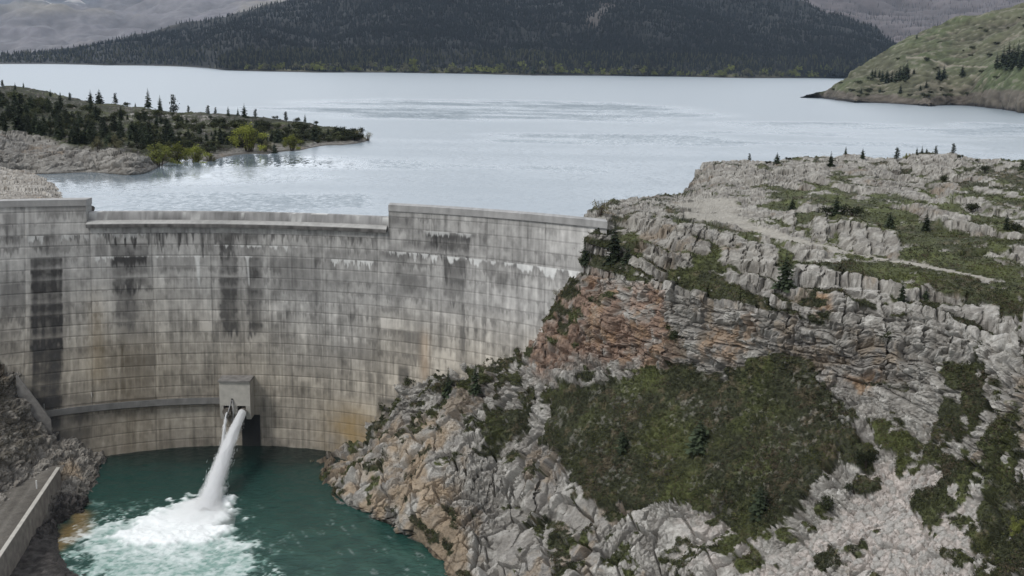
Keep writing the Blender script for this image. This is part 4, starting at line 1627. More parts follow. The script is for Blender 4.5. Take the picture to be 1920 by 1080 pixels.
H.P = (P + dvec).reshape(H.P.shape)
H.normals()
up = H.N[..., 2].ravel()
c = rock_col(P, r1, r2, bed) * .87
c = mixc(c, RED * (1 + .5 * nfine[:, None]), red * sstep(-.7, .3, fbm(P * .5, 3, 781) + .2) * .85)
c = mixc(c, ORANGE, red * sstep(.35, .7, fbm(P * .4, 3, 783)) * .55)
c = mixc(c, TAN * (1 + .25 * nfine[:, None]), tan * sstep(-.6, .5, fbm(P * .3, 3, 785)) * .8)
c = mixc(c, np.array([.21, .165, .118]) * (1 + .3 * nfine[:, None]), tan2 * .8)
c = mixc(c, ORANGE, org * sstep(-.4, .5, nfine + .2) * .7)
c = mixc(c, mixc(PINK * (1 + .3 * nfine[:, None]), [.30, .285, .265], sstep(.35, .75, r7 + .3 * nfine)), pink * .75)
c = mixc(c, np.array([.36, .34, .30]) * (1 + .2 * nfine[:, None]), bare * .75)
wet = sstep(1.6, .2, P[:, 2] - Z_POOL + .6 * nfine)
c = mixc(c, c * .45, wet)
top_ = region(u_, v_, [(1090, 380), (1300, 290), (1930, 280), (1930, 600), (1560, 500), (1250, 520), (1090, 500)], wob, 20)
c = mixc(c, c * [.80, .79, .77], top_)
green = .30 + .45 * region(u_, v_, [(1480, 330), (1930, 360), (1930, 620), (1560, 500), (1180, 480), (1180, 425)], wob, 30)
tc_ = turf_col(P, 0, 0)
n1 = fbm(P * .16, 4, 601)
tc_ = mixc(tc_, TURF_G * (1 + .4 * nfine[:, None]), np.clip(green + .6 * n1 - .25, 0, 1))
vcol = np.clip(veg * 1.15, 0, 1)
vm_ = sstep(.25, .62, vcol + .22 * nfine)
c = mixc(c, tc_, vm_)
speck = sstep(.62, .74, vnoise(P * 1.7, 791) * .5 + .5 + .1 * nfine) * hollow
c = mixc(c, np.array([.36, .34, .31]), speck * .25 * (vnoise(P * .35, 793) > .05))
H.vm = vm_.reshape(H.u.shape)
H.mesh('hillside', M_ROCK, np.clip(c, .01, .8).reshape(H.P.shape))

# ---------------- rocky bank at lower left, with the road bench
ctrl = []
LC = [(0, 690), (28, 706), (60, 748), (92, 786), (125, 815), (160, 838), (196, 858)]
for u, v in LC:
    h_ = dam_hit(u, v)
    ctrl.append((u, v, h_ - .2))
    ctrl.append((u + 45, v - 22, h_ + 8))
for u, v in ((190, 880), (172, 925), (150, 960), (120, 1000), (118, 1040), (175, 1050), (165, 1075), (170, 1140)):
    ctrl.append(Z(u, v, Z_POOL))
    ctrl.append(Z(u + 40, v + 5, Z_POOL - 3))
ctrl += [Z(108, 905, -46.6), Z(60, 985, -47.6), Z(20, 1040, -47.9), Z(80, 1050, -48.4), Z(120, 1075, -48.6), Z(60, 1120, -48.4), (60, 800, 219), (0, 780, 213), (0, 730, 219), (100, 840, 217), (150, 870, 216),
         (40, 850, 209), (0, 850, 203), (-150, 700, 205), (-150, 850, 190), (-150, 600, 222), Z(0, 1140, -48.2), Z(-150, 1100, -45)]
us = np.arange(-190, 250, 1.6)
vtop = lin([-190, -60, 0, 30, 62, 95, 130, 165, 205, 250], [560, 640, 672, 690, 728, 768, 798, 822, 842, 862])
B = Sheet(us, vtop, lin([0, 1], [1190, 1190]), 330, ctrl, ((2, -1), (5, -5)))
u_, v_ = B.u.ravel(), B.v.ravel()
P = B.P.reshape(-1, 3)
nfine = fbm(P * 1.1, 4, 809)
wob = 10 * fbm(P * .15, 4, 801)
h, r1, r2, bed = rock_relief(P, .8, 1.0, 60, .35)
dark = region(u_, v_, [(40, 1000), (120, 930), (170, 935), (165, 970), (125, 1010), (175, 1050), (190, 1090), (-50, 1130), (0, 1060)], wob, 8)
flat = region(u_, v_, [(40, 1020), (110, 1005), (180, 1045), (190, 1100), (-60, 1120)], wob, 8)
scrub = region(u_, v_, [(-200, 560), (0, 690), (40, 760), (85, 810), (60, 860), (20, 870), (-200, 880)], wob, 14)
amp_b = (1 - .8 * flat)
disp = h * .8 * amp_b + (.9 * fbm(P * .12, 3, 821)) * (1 - flat)
B.P = (P + B.N.reshape(-1, 3) * disp[:, None]).reshape(B.P.shape)
B.normals()
c = .82 * rock_col(P, r1, r2, bed, 60) * np.array([.74, .715, .69])
c = mixc(c, TAN, region(u_, v_, [(105, 860), (140, 855), (150, 890), (115, 900)], wob, 8) * .6)
c = mixc(c, np.array([.082, .073, .058]) * (1 + .5 * nfine[:, None]), scrub * sstep(-.5, .35, nfine + .15) * .85)
c = mixc(c, np.array([.055, .050, .048]) * (1 + .4 * nfine[:, None]), dark * .92)
wet = sstep(1.4, .2, P[:, 2] - Z_POOL + .5 * nfine)
c = mixc(c, c * .45, wet * .8)
B.mesh('rocky_bank', M_ROCK, np.clip(c, .01, .8).reshape(B.P.shape))

# the road bench and its retaining wall
ZR = -44.6
wl = [at_level(u, v, ZR + .9) for u, v in ((110, 876), (60, 950), (0, 1041), (-80, 1165))]
wl[0] = at_level(109, 878, ZR + .9)
wd = (wl[2] - wl[0]) / np.linalg.norm(wl[2] - wl[0])
side = np.array([wd[1], -wd[0], 0])
if side[0] < 0:
    side = -side          # towards the pool
p_far, p_near = wl[0], wl[0] + wd * 75
mb = MB()
q = [p_far - side * .22, p_far + side * .22, p_near + side * .22, p_near - side * .22]
for (zt, zb, grow, nm) in ((ZR + .9, ZR - 5.6, 0, 'wall'),):
    top = [Vector((a[0], a[1], zt)) for a in q]
    lowq = [p_far - side * .22, p_far + side * .75, p_near + side * .75, p_near - side * .22]
    bot = [Vector((a[0], a[1], zb)) for a in lowq]
    slab_hull(mb, top, bot)
rw_o = mb.build('retaining_wall', plain_mat('rough_wall_concrete', (.20, .18, .16), .92, .2, noise=.3, nscale=.7, bump=.4))
tag(rw_o, 'long straight concrete retaining wall between the access road and the pool', 'wall')
mb = MB()
q2 = [p_far - side * .30 - wd * .1, p_far + side * .34 - wd * .1, p_near + side * .34, p_near - side * .30]
slab_hull(mb, [Vector((a[0], a[1], ZR + 1.08)) for a in q2], [Vector((a[0], a[1], ZR + .903)) for a in q2])
mb.build('coping', M_CONC, rw_o)

nr_, nc_ = 110, 40
tt, ss = np.meshgrid(np.linspace(-4, 75, nr_), np.linspace(-.3, 26, nc_), indexing='ij')
V = (p_far[None, None] + wd * tt[..., None] - side * ss[..., None])
V[..., 2] = ZR + .05 + .12 * fbm(V.reshape(-1, 3) * .3, 3, 831).reshape(nr_, nc_) + np.clip(ss - 9, 0, 9) ** 1.3 * .12
Vf = V.reshape(-1, 3)
nn = fbm(Vf * [.15, .08, 1], 4, 835)
c = np.array([.115, .105, .092])[None] * (1 + .3 * nn + .25 * fbm(Vf * 1.2, 3, 837))[:, None]
trk = np.exp(-((ss.ravel() - 3.0) / .5) ** 2) + np.exp(-((ss.ravel() - 5.0) / .5) ** 2)
c = mixc(c, [.22, .205, .18], trk * .35)
c = mixc(c, [.06, .06, .035], sstep(.2, .7, nn + .3 * fbm(Vf * .5, 3, 839)) * sstep(4, 9, ss.ravel()))
o = link('access_road', mesh_np('access_road', Vf, grid_faces(nr_, nc_), True, c), M_ROCK)
tag(o, None, None, None, 'structure')
# marker post on the road, and sloping abutment wall at the dam's foot
a = at(69, 916, float(dist_at_level(69, 916, ZR)))
mb = MB()
mb.tube([a, a + [0, 0, 1.5]], .13, 8)
tag(mb.build('marker_post', plain_mat('white_paint', (.7, .7, .68))), 'short white marker post standing on the access road', 'post')
a0, a1 = at(30, 702, dam_hit(30, 702) - 1.2), at(96, 790, dam_hit(96, 790) - 1.4)
mb = MB()
d = Vector(a1 - a0)
n_ = Vector((.35, -1, 0)).normalized()
t0, t1 = Vector(a0), Vector(a1)
slab_hull(mb, [t0 + Vector((0, 0, .5)), t1 + Vector((0, 0, .5)), t1 + Vector((0, 0, -4)), t0 + Vector((0, 0, -4))],
          [t0 + n_ * .5 + Vector((0, 0, .5)), t1 + n_ * .5 + Vector((0, 0, .5)), t1 + n_ * .5 + Vector((0, 0, -4)), t0 + n_ * .5 + Vector((0, 0, -4))])
tag(mb.build('abutment_wall', M_CONC_DARK), 'dark sloping concrete abutment kerb where the dam meets the left bank', 'wall')

# ---------------- rock by the left end of the dam, island, far shores
def land(name, us, vtop, vbot, nr, ctrl, back, mat=None):
    return Sheet(us, lin(*vtop), lin(*vbot), nr, ctrl, back)


ctrl = [(0, 380, 234), (-150, 380, 228), (100, 374, 240), Z(121, 369, -.1), Z(110, 356, .2), Z(60, 326, 1.4), Z(0, 314, 2.6), Z(-150, 300, 4), Z(60, 350, 2.3), Z(0, 345, 2.6), Z(135, 374, -1.0), Z(138, 345, -2), (0, 410, 224), (135, 410, 226)]
S = land('x', np.arange(-150, 142, 1.6), ([-150, 0, 60, 85, 104, 120, 142], [298, 311, 322, 333, 347, 366, 374]), ([0, 1], [412, 412]), 70, ctrl, ((2, -1), (5, -4)))
P = S.P.reshape(-1, 3)
h, r1, r2, bed = rock_relief(P, .8, 1.0, 20, .1)
m1, mr, mk = masonry(P, 20, .9, 2.6)
r1 = mr
h = .35 * h + 1.5 * m1
S.P = (P + S.N.reshape(-1, 3) * (h * .28)[:, None] - [0, 0, .25]).reshape(S.P.shape)
S.P[..., 1] = np.maximum(S.P[..., 1], dam_y(S.P[..., 0], 0) + 3.6)
c = rock_col(P, r1, r2, bed, 20) * [.84, .82, .80]
nfine = fbm(P * 1.1, 4, 851)
c = mixc(c, TURF_B, sstep(.3, .6, nfine) * .6)
c = mixc(c, [.17, .155, .145], sstep(236, 232, P[:, 1]) * .8)
S.mesh('rocky_shore', M_ROCK, np.clip(c, .01, .8).reshape(S.P.shape))

ISL_V = ([-160, 0, 60, 110, 150, 190, 250, 330, 400, 450, 500, 570, 640, 690, 705], [145, 160, 166, 176, 184, 193, 201, 207, 213, 217, 221, 228, 243, 261, 267])
wl_ = [(-160, 330), (90, 327), (200, 326), (284, 322), (296, 314), (390, 304), (500, 292), (560, 284), (640, 273), (694, 265)]
ctrl = [Z(u, v, 0) for u, v in wl_] + [Z(u, v + 14, -2.5) for u, v in wl_]
ctrl += [Z(0, 250, 8.5), Z(-160, 235, 13), Z(130, 277, 5), Z(240, 292, 4), Z(0, 290, 4.5), Z(140, 305, 2.2), Z(265, 300, 3), (0, 238, 372), (100, 222, 425), (0, 160, 560), (150, 183, 545), (280, 205, 505), (400, 212, 500), (500, 222, 495),
         (600, 233, 485), (700, 266, 472), (300, 250, 420), (200, 250, 392), (400, 270, 396), (500, 260, 430), (-160, 145, 560)]
I = land('x', np.arange(-160, 706, 1.5), ISL_V, ([p[0] for p in wl_], [p[1] + 12 for p in wl_]), 150, ctrl, ((10, -2), (30, -8), (60, -22)))
u_, v_ = I.u.ravel(), I.v.ravel()
P = I.P.reshape(-1, 3)
h, r1, r2, bed = rock_relief(P, 1.0, 1.0, 30, .1, (3.2, 3.2, 1.5))
m1, mr, mk = masonry(P, 30, 1.5, 4.0, -.03)
r1 = mr
h = .4 * h + 1.9 * m1
wob = 8 * fbm(P * .06, 4, 861)
nfine = fbm(P * .5, 4, 863)
rockm = region(u_, v_, [(-200, 235), (0, 247), (60, 255), (130, 275), (200, 285), (250, 290), (288, 297), (292, 332), (-200, 345)], .6 * wob, 4)
rockm = np.maximum(rockm, region(u_, v_, [(215, 205), (330, 215), (430, 222), (440, 245), (330, 240), (240, 222)], wob, 6) * sstep(-.1, .5, nfine))
rockm = np.maximum(rockm, sstep(1.6, .6, P[:, 2] + .5 * nfine))
rockm = np.maximum(rockm, sstep(.5, .75, nfine) * .5)
I.P = (P + I.N.reshape(-1, 3) * ((h * (.2 + .45 * rockm) + .9 * fbm(P * .07, 3, 865)) * sstep(-.3, 2.2, P[:, 2]))[:, None]).reshape(I.P.shape)
I.normals()
c = rock_col(P, r1, r2, bed, 30) * [.62, .615, .61]
g = mixc(np.tile([.028, .031, .018], (len(P), 1)), [.055, .061, .026], sstep(-.3, .6, fbm(P * .08, 3, 867)))
g = mixc(g, [.038, .033, .025], sstep(0, .6, nfine)) * (1 + .4 * fbm(P * 1.3, 3, 869))[:, None]
c = mixc(g, c, rockm)
c = mixc(c, np.array([.05, .045, .04]), sstep(.5, .1, P[:, 2] + .2 * nfine) * .7)
I.mesh('island', M_ROCK, np.clip(c, .01, .8).reshape(I.P.shape))

# green slope on the right
wl_ = [(1503, 184), (1600, 194), (1750, 202), (1920, 213), (2110, 224)]
ctrl = [Z(u, v, 0) for u, v in wl_] + [Z(u, v + 8, -6) for u, v in wl_]
ctrl += [(1560, 165, 1130), (1600, 130, 1150), (1680, 85, 1180), (1720, 62, 1200), (1800, 35, 1200), (1920, 2, 1180), (2110, -45, 1150), (1750, 130, 1050), (1900, 120, 980), (1650, 160, 1060), (1900, 180, 900), (2110, 150, 900), (1760, 190, 985)]
G = land('x', np.arange(1500, 2100, 1.8), ([1500, 1520, 1560, 1580, 1600, 1640, 1680, 1700, 1720, 1760, 1800, 1860, 1920, 2110], [183, 177, 165, 150, 131, 106, 84, 70, 61, 47, 35, 19, 2, -46]),
         ([p[0] for p in wl_], [p[1] + 7 for p in wl_]), 170, ctrl, ((30, -6), (90, -30), (160, -80)))
u_, v_ = G.u.ravel(), G.v.ravel()
P = G.P.reshape(-1, 3)
n1, n2, n3 = fbm(P * .012, 4, 871), fbm(P * .05, 4, 873), fbm(P * .25, 3, 875)
G.P = (P + G.N.reshape(-1, 3) * (5.0 * n1 + 2.4 * n2 + .8 * n3)[:, None]).reshape(G.P.shape)
G.normals()
c = mixc(np.tile([.080, .080, .050], (len(P), 1)), [.064, .078, .038], sstep(-.35, .5, n1 + .4 * n2))
c = mixc(c, [.055, .058, .032], sstep(.3, .7, n2 + .4 * n3) * .8)
c = mixc(c, [.16, .14, .11], sstep(.45, .8, -n2 + .5 * n3) * .5)
c *= (1 + .45 * n3 + .35 * n2)[:, None]
c = mixc(c, [.19, .175, .15], sstep(.55, .75, n3 + .3 * n2) * .5)
cut = region(u_, v_, [(1500, 180), (1560, 172), (1700, 178), (1800, 172), (1930, 172), (2110, 175), (2110, 240), (1900, 230), (1500, 200)], 4 * n2, 3)
c = mixc(c, np.array([.095, .080, .068]) * (1 + .35 * n3[:, None]), cut * .85)
c = mixc(c, [.04, .036, .034], sstep(3.0, 1.0, P[:, 2] + n3))
tr_ = np.exp(-(poly_dist(u_, v_, [(1700, 108), (1735, 111), (1760, 117), (1800, 124), (1850, 127)], False) / 1.3) ** 2)
c = mixc(c, [.26, .23, .19], tr_ * .7)
G.mesh('green_hill', M_FAR, np.clip(c, .01, .8).reshape(G.P.shape))

# wooded hill across the lake
wl_ = [(-160, 117), (0, 120.5), (200, 124), (395, 128), (420, 133), (600, 136), (800, 139.5), (1000, 141.5), (1200, 144.5), (1400, 146.5), (1580, 148), (1730, 150)]
ctrl = [Z(u, v, 0) for u, v in wl_] + [Z(u, v + 4, -9) for u, v in wl_[::2]]
ctrl += [(-160, 108, 3300), (0, 102, 3300), (100, 88, 3500), (200, 72, 3600), (300, 50, 3700), (400, 28, 3700), (510, 0, 3700), (650, -40, 3700), (900, -70, 3800), (1200, -70, 3800), (1450, -25, 3700), (1500, -2, 3600), (1560, 22, 3500),
         (1640, 45, 3400), (1690, 75, 3200), (1720, 120, 2900), (1000, 60, 2900), (600, 60, 3000), (1400, 70, 3000), (800, 124, 2500), (1200, 128, 2560)]
K = land('x', np.arange(-160, 1730, 4.0), ([-160, 0, 60, 100, 200, 300, 400, 510, 600, 700, 900, 1200, 1400, 1500, 1560, 1640, 1690, 1715, 1730], [112, 104, 98, 90, 76, 56, 34, 4, -20, -40, -50, -50, -30, 2, 26, 48, 80, 112, 140]),
         ([p[0] for p in wl_], [p[1] + 3 for p in wl_]), 130, ctrl, ((120, -20), (300, -80), (500, -200)))
u_, v_ = K.u.ravel(), K.v.ravel()
P = K.P.reshape(-1, 3)
n1, n2 = fbm(P * .004, 4, 881), fbm(P * .02, 4, 883)
K.P = (P + K.N.reshape(-1, 3) * (16 * n1 + 5 * n2)[:, None] * sstep(0, 60, P[:, 2])[:, None]).reshape(K.P.shape)
K.normals()
c = np.tile([.020, .021, .020], (len(P), 1)) * (1 + .4 * n2)[:, None]
openg = region(u_, v_, [(-160, 100), (200, 70), (510, 0), (500, -60), (330, 0), (200, 50), (0, 90)], 10 * n2, 8)
c = mixc(c, [.13, .115, .10], openg * .75)
bare_ = region(u_, v_, [(1095, 50), (1135, 10), (1150, 14), (1120, 50)], 8 * n2, 6)
c = mixc(c, [.09, .08, .075], bare_ * .7)
c = mixc(c, [.10, .095, .055], sstep(12, 4, P[:, 2]) * sstep(380, 430, u_) * np.clip(.6 + n2, 0, 1))
c = mixc(c, [.05, .046, .042], sstep(3, 1, P[:, 2]))
K.mesh('wooded_hill', M_FAR, np.clip(c, .005, .8).reshape(K.P.shape))

# pale mountain slopes far left, burnt slope far right
ctrl = [(u, v, y) for u in (-200, 250, 700) for v, y in ((126, 4600), (90, 5200), (40, 6300), (0, 7200), (-60, 8500))]
Mo = land('x', np.arange(-200, 700, 4.0), ([-200, 700], [-55, -55]), ([-200, 700], [126, 126]), 120, ctrl, ((600, -100), (2000, -900)))
P = Mo.P.reshape(-1, 3)
n1, n2, n3 = fbm(P * .0016, 5, 891), fbm(P * .006, 4, 893), fbm(P * .02, 3, 895)
Mo.P = (P + Mo.N.reshape(-1, 3) * (90 * n1 + 30 * n2)[:, None]).reshape(Mo.P.shape)
u_, v_ = Mo.u.ravel(), Mo.v.ravel()
c = np.tile([.138, .130, .135], (len(P), 1)) * (1 + .25 * n2 + .2 * n3)[:, None]
c = mixc(c, [.24, .215, .17], sstep(.1, .6, n1 + .3 * n2) * .6)
c = mixc(c, [.115, .105, .115], sstep(.25, .7, n2 - .3 * n1) * .5)
cl_ = region(u_, v_, [(-200, -60), (200, -60), (190, 2), (120, 18), (40, 26), (-200, 40)], 14 * n2, 14)
c = mixc(c, [.11, .12, .14], cl_ * .8)
c = mixc(c, [.50, .48, .46], sstep(.2, .6, n2 + .8 * n3) * region(u_, v_, [(60, 18), (100, -2), (190, -6), (150, 14), (80, 24)], 6 * n2, 5) * .8)
Mo.mesh('pale_mountain', M_FAR, np.clip(c, .01, .8).reshape(Mo.P.shape))
ctrl = [(u, v, y) for u in (1300, 1700, 2150) for v, y in ((140, 3600), (90, 4100), (40, 4700), (0, 5200), (-60, 6000))]
Bu = land('x', np.arange(1330, 2150, 4.0), ([1330, 2150], [-55, -55]), ([1330, 2150], [140, 140]), 110, ctrl, ((600, -100), (2000, -900)))
P = Bu.P.reshape(-1, 3)
n1, n2 = fbm(P * .0022, 4, 897), fbm(P * .012, 4, 899)
Bu.P = (P + Bu.N.reshape(-1, 3) * (50 * n1 + 10 * n2)[:, None]).reshape(Bu.P.shape)
c = np.tile([.098, .085, .085], (len(P), 1)) * (1 + .35 * n2 + .2 * n1)[:, None]
Bu.mesh('burnt_slope', M_FAR, np.clip(c, .01, .8).reshape(Bu.P.shape))


# ------------------------------------------------------------------ far woods (nobody could count them)
def cone_trees(base, h, r, col, tiers=3, sides=5, seed=0):
    g = np.random.default_rng(seed)
    n = len(base)
    Vs, Cs, Fs = [], [], []
    k = sides
    off = 0
    for t in range(tiers):
        a0 = g.random(n)[:, None] * 6.28 + np.arange(k)[None] * 2 * math.pi / k
        z0 = (.06 + .30 * t) * h
        z1 = np.minimum((.50 + .27 * t), 1.0) * h
        rr = (r * (1 - .27 * t))[:, None] * (.65 + .7 * g.random((n, k)))
        ring = np.stack([base[:, None, 0] + rr * np.cos(a0), base[:, None, 1] + rr * np.sin(a0), base[:, None, 2] + z0[:, None] + 0 * rr - .12 * h[:, None] * g.random((n, k))], -1)
        tip = np.stack([base[:, 0] + .08 * r * g.normal(size=n), base[:, 1], base[:, 2] + z1], -1)[:, None]
        V = np.concatenate([ring, tip], 1)
        Vs.append(V.reshape(-1, 3))
        Cs.append(np.repeat(col * (.85 + .15 * t), k + 1, 0))
        i = np.arange(n)[:, None] * (k + 1) + off
        j = np.arange(k)[None]
        Fs.append(np.stack([i + j, i + (j + 1) % k, i + k + 0 * j], -1).reshape(-1, 3))
        off += n * (k + 1)
    return np.concatenate(Vs), np.concatenate(Fs), np.concatenate(Cs)


def pick(S_, n, dens, seed):
    """random ground points, even over the visible slope, thinned by a density function of (u, v, P)"""
    g = np.random.default_rng(seed)
    out = []
    tot = 0
    while tot < n:
        j = g.integers(0, S_.nc, n)
        i = g.integers(0, S_.nr, n)
        # rows differ in height from column to column
        keep = g.random(n) < (S_.vb[j] - S_.vt[j]) / np.max(S_.vb - S_.vt)
        p = S_.P[i, j]
        d = dens(S_.u[i, j], S_.v[i, j], p)
        keep &= g.random(n) < d
        p = p[keep] + g.normal(size=(keep.sum(), 3)) * [.5, .5, 0] * np.linalg.norm(S_.P[1, 1] - S_.P[1, 0])
        out.append(p)
        tot += len(p)
    return np.concatenate(out)[:n]


def dens_wood(u, v, p):
    n = fbm(np.stack([p[:, 0] * .006, p[:, 1] * .006, 0 * u], -1), 3, 901)
    d = np.ones(len(u))
    op = region(u, v, [(-160, 100), (100, 84), (200, 66), (330, 40), (420, 20), (510, -4), (480, -60), (300, 10), (180, 60), (0, 92)], 8 * n, 10)
    d *= 1 - .8 * op
    d *= 1 - .75 * region(u, v, [(1095, 50), (1135, 10), (1150, 14), (1120, 50)], 8 * n, 6)
    d *= np.clip(.85 + .5 * n, .3, 1)
    d *= p[:, 2] > 2.5
    return d


g = np.random.default_rng(77)
b = pick(K, 34000, dens_wood, 5)
hh = 7 + 7 * g.random(len(b)) ** 1.3
hh *= np.where(b[:, 2] < 14, .7, 1)
tone = (.75 + .5 * g.random(len(b)))[:, None]
cc = np.array([.017, .020, .020]) * tone
low = (b[:, 2] < 45) & (g.random(len(b)) < .35)
cc[low] = np.array([.055, .058, .034]) * tone[low]
V, Fq, C = cone_trees(b, hh, 1.9 + 1.0 * g.random(len(b)), cc, 3, 5, 6)
tag(link('far_forest', mesh_np('far_forest', V, Fq, False, C), M_LEAF), None, None, None, 'stuff')

# standing dead trunks on the burnt slope
b = pick(Bu, 9000, lambda u, v, p: np.clip(.6 + fbm(p * .004, 3, 911), .1, 1), 8)
hh = 12 + 10 * g.random(len(b))
wd_ = .5 + .5 * g.random(len(b))
V = np.stack([b + np.stack([-wd_, 0 * hh, 0 * hh], -1), b + np.stack([wd_, 0 * hh, 0 * hh], -1), b + np.stack([0 * hh, wd_, 0 * hh], -1), b + np.stack([.4 * g.normal(size=len(b)), 0 * hh, hh], -1)], 1).reshape(-1, 3)
i = np.arange(len(b))[:, None] * 4
Fq = np.stack([i + [0], i + [1], i + [3]], -1).reshape(-1, 3)
Fq = np.concatenate([np.concatenate([i, i + 1, i + 3], 1), np.concatenate([i + 1, i + 2, i + 3], 1), np.concatenate([i + 2, i, i + 3], 1)])
C = np.repeat(np.where(g.random(len(b))[:, None] < .6, np.array([.19, .175, .18]), np.array([.045, .042, .045])), 4, 0)
tag(link('burnt_forest', mesh_np('burnt_forest', V, Fq, False, C), M_LEAF), None, None, None, 'stuff')

# ------------------------------------------------------------------ trees and shrubs as single things
def spruce_crown(h, r, seed, dens=1.0, gap=.12, low=.06, power=.85, col=(.036, .047, .027)):
    """whorls of drooping sprays, many small needle fans"""
    g = np.random.default_rng(seed)
    V, C = [], []
    nt_ = int(26 * dens)
    for i in range(nt_):
        t = low + (1 - low) * (i + g.random() * .6) / nt_
        rad = r * (1 - t) ** power * (.75 + .5 * g.random()) + .03 * r
        nb = max(4, int((9 - 4 * t) * dens))
        a0 = g.random() * 6.28
        for b_ in range(nb):
            if g.random() < gap:
                continue
            a = a0 + 6.28 * b_ / nb + .35 * g.normal()
            L_ = rad * (.65 + .5 * g.random())
            d = np.array([math.cos(a), math.sin(a), 0])
            s = np.array([-math.sin(a), math.cos(a), 0])
            dr = .22 + .25 * (1 - t) + .1 * g.normal()
            z0 = t * h
            ns = 3
            for k in range(ns):
                f0, f1 = k / ns * .75, (k + 1) / ns * .75 + .25
                p0 = d * L_ * f0 + [0, 0, z0 - dr * L_ * f0 ** 1.3]
                p1 = d * L_ * f1 + [0, 0, z0 - dr * L_ * f1 ** 1.3 + .10 * L_ * (k == ns - 1)]
                wv = L_ * (.30 - .06 * k) * (.8 + .4 * g.random())
                m_ = (p0 + p1) / 2
                tl = .35 * g.normal()
                q = s * wv + np.array([0, 0, wv * tl])
                V += [p0, m_ + q - [0, 0, .15 * wv], p1, m_ - q - [0, 0, .15 * wv]]
                cb = np.array(col) * (.65 + .7 * g.random()) * (.85 + .3 * f1)
                C += [cb] * 4
    # leader
    V += [np.array([-.02 * r, 0, h * .9]), np.array([0, .05 * r, h * .95]), np.array([.0, 0, h * 1.04]), np.array([.04 * r, 0, h * .93])]
    C += [np.array(col)] * 4
    V = np.array(V)
    return V, np.arange(len(V)).reshape(-1, 4), np.array(C)


def leaf_cloud(lobes, n, size, seed, col, var=.35, shell=.55):
    """leaf faces scattered through overlapping lobes (centre, radii)"""
    g = np.random.default_rng(seed)
    vol = np.array([np.prod(r_) ** (2 / 3) for c_, r_ in lobes])
    k = g.choice(len(lobes), n, p=vol / vol.sum())
    d = g.normal(size=(n, 3))
    d /= np.linalg.norm(d, axis=1, keepdims=True)
    rad = shell + (1 - shell) * g.random(n) ** .6
    rad *= 1 + .25 * g.normal(size=n)
    P = np.array([lobes[i][0] for i in k]) + d * np.array([lobes[i][1] for i in k]) * rad[:, None]
    a = g.normal(size=(n, 3))
    a /= np.linalg.norm(a, axis=1, keepdims=True)
    b_ = np.cross(a, d + .6 * g.normal(size=(n, 3)))
    b_ /= np.linalg.norm(b_, axis=1, keepdims=True) + 1e-9
    s = size * (.6 + .8 * g.random(n))[:, None]
    V = np.stack([P - a * s, P + b_ * s * .6, P + a * s, P - b_ * s * .6], 1).reshape(-1, 3)
    lob = (.8 + .4 * g.random(len(lobes)))[k]
    C = np.repeat(np.array(col)[None] * (lob * (1 - var + 2 * var * g.random(n)))[:, None], 4, 0)
    return V, np.arange(4 * n).reshape(-1, 4), C


def trunk_mb(h, r0, seed, lean=.03, limbs=0, spread=.3):
    g = random.Random(seed)
    mb = MB()
    pts, rr = [], []
    for i in range(7):
        t = i / 6
        pts.append((lean * h * t * g.uniform(.5, 1.2), lean * h * t * g.uniform(-.5, .5), h * t - .4 * (i == 0)))
        rr.append(r0 * (1 - .88 * t))
    mb.tube(pts, rr, 7)
    for _ in range(limbs):
        t = g.uniform(.12, .8)
        a = g.uniform(0, 6.28)
        L_ = spread * h * (1 - t) * g.uniform(.6, 1.2)
        p = Vector((lean * h * t * .8, 0, h * t))
        mb.tube([p, p + Vector((math.cos(a) * L_ * .6, math.sin(a) * L_ * .6, L_ * .12)), p + Vector((math.cos(a) * L_, math.sin(a) * L_, L_ * .05))], [r0 * .25 * (1 - t) + .02, r0 * .15 * (1 - t) + .015, .01], 4)
    return mb


def stems_mb(h, spread, n, seed, r=.05):
    g = random.Random(seed)
    mb = MB()
    for _ in range(n):
        a, q = g.uniform(0, 6.28), g.uniform(.2, 1) * spread
        hh = h * g.uniform(.55, .95)
        x, y = math.cos(a) * q, math.sin(a) * q
        mb.tube([(x * .1, y * .1, -.3), (x * .45, y * .45, hh * .5), (x, y, hh)], [r, r * .7, r * .2], 4)
    return mb


PROTO = {}


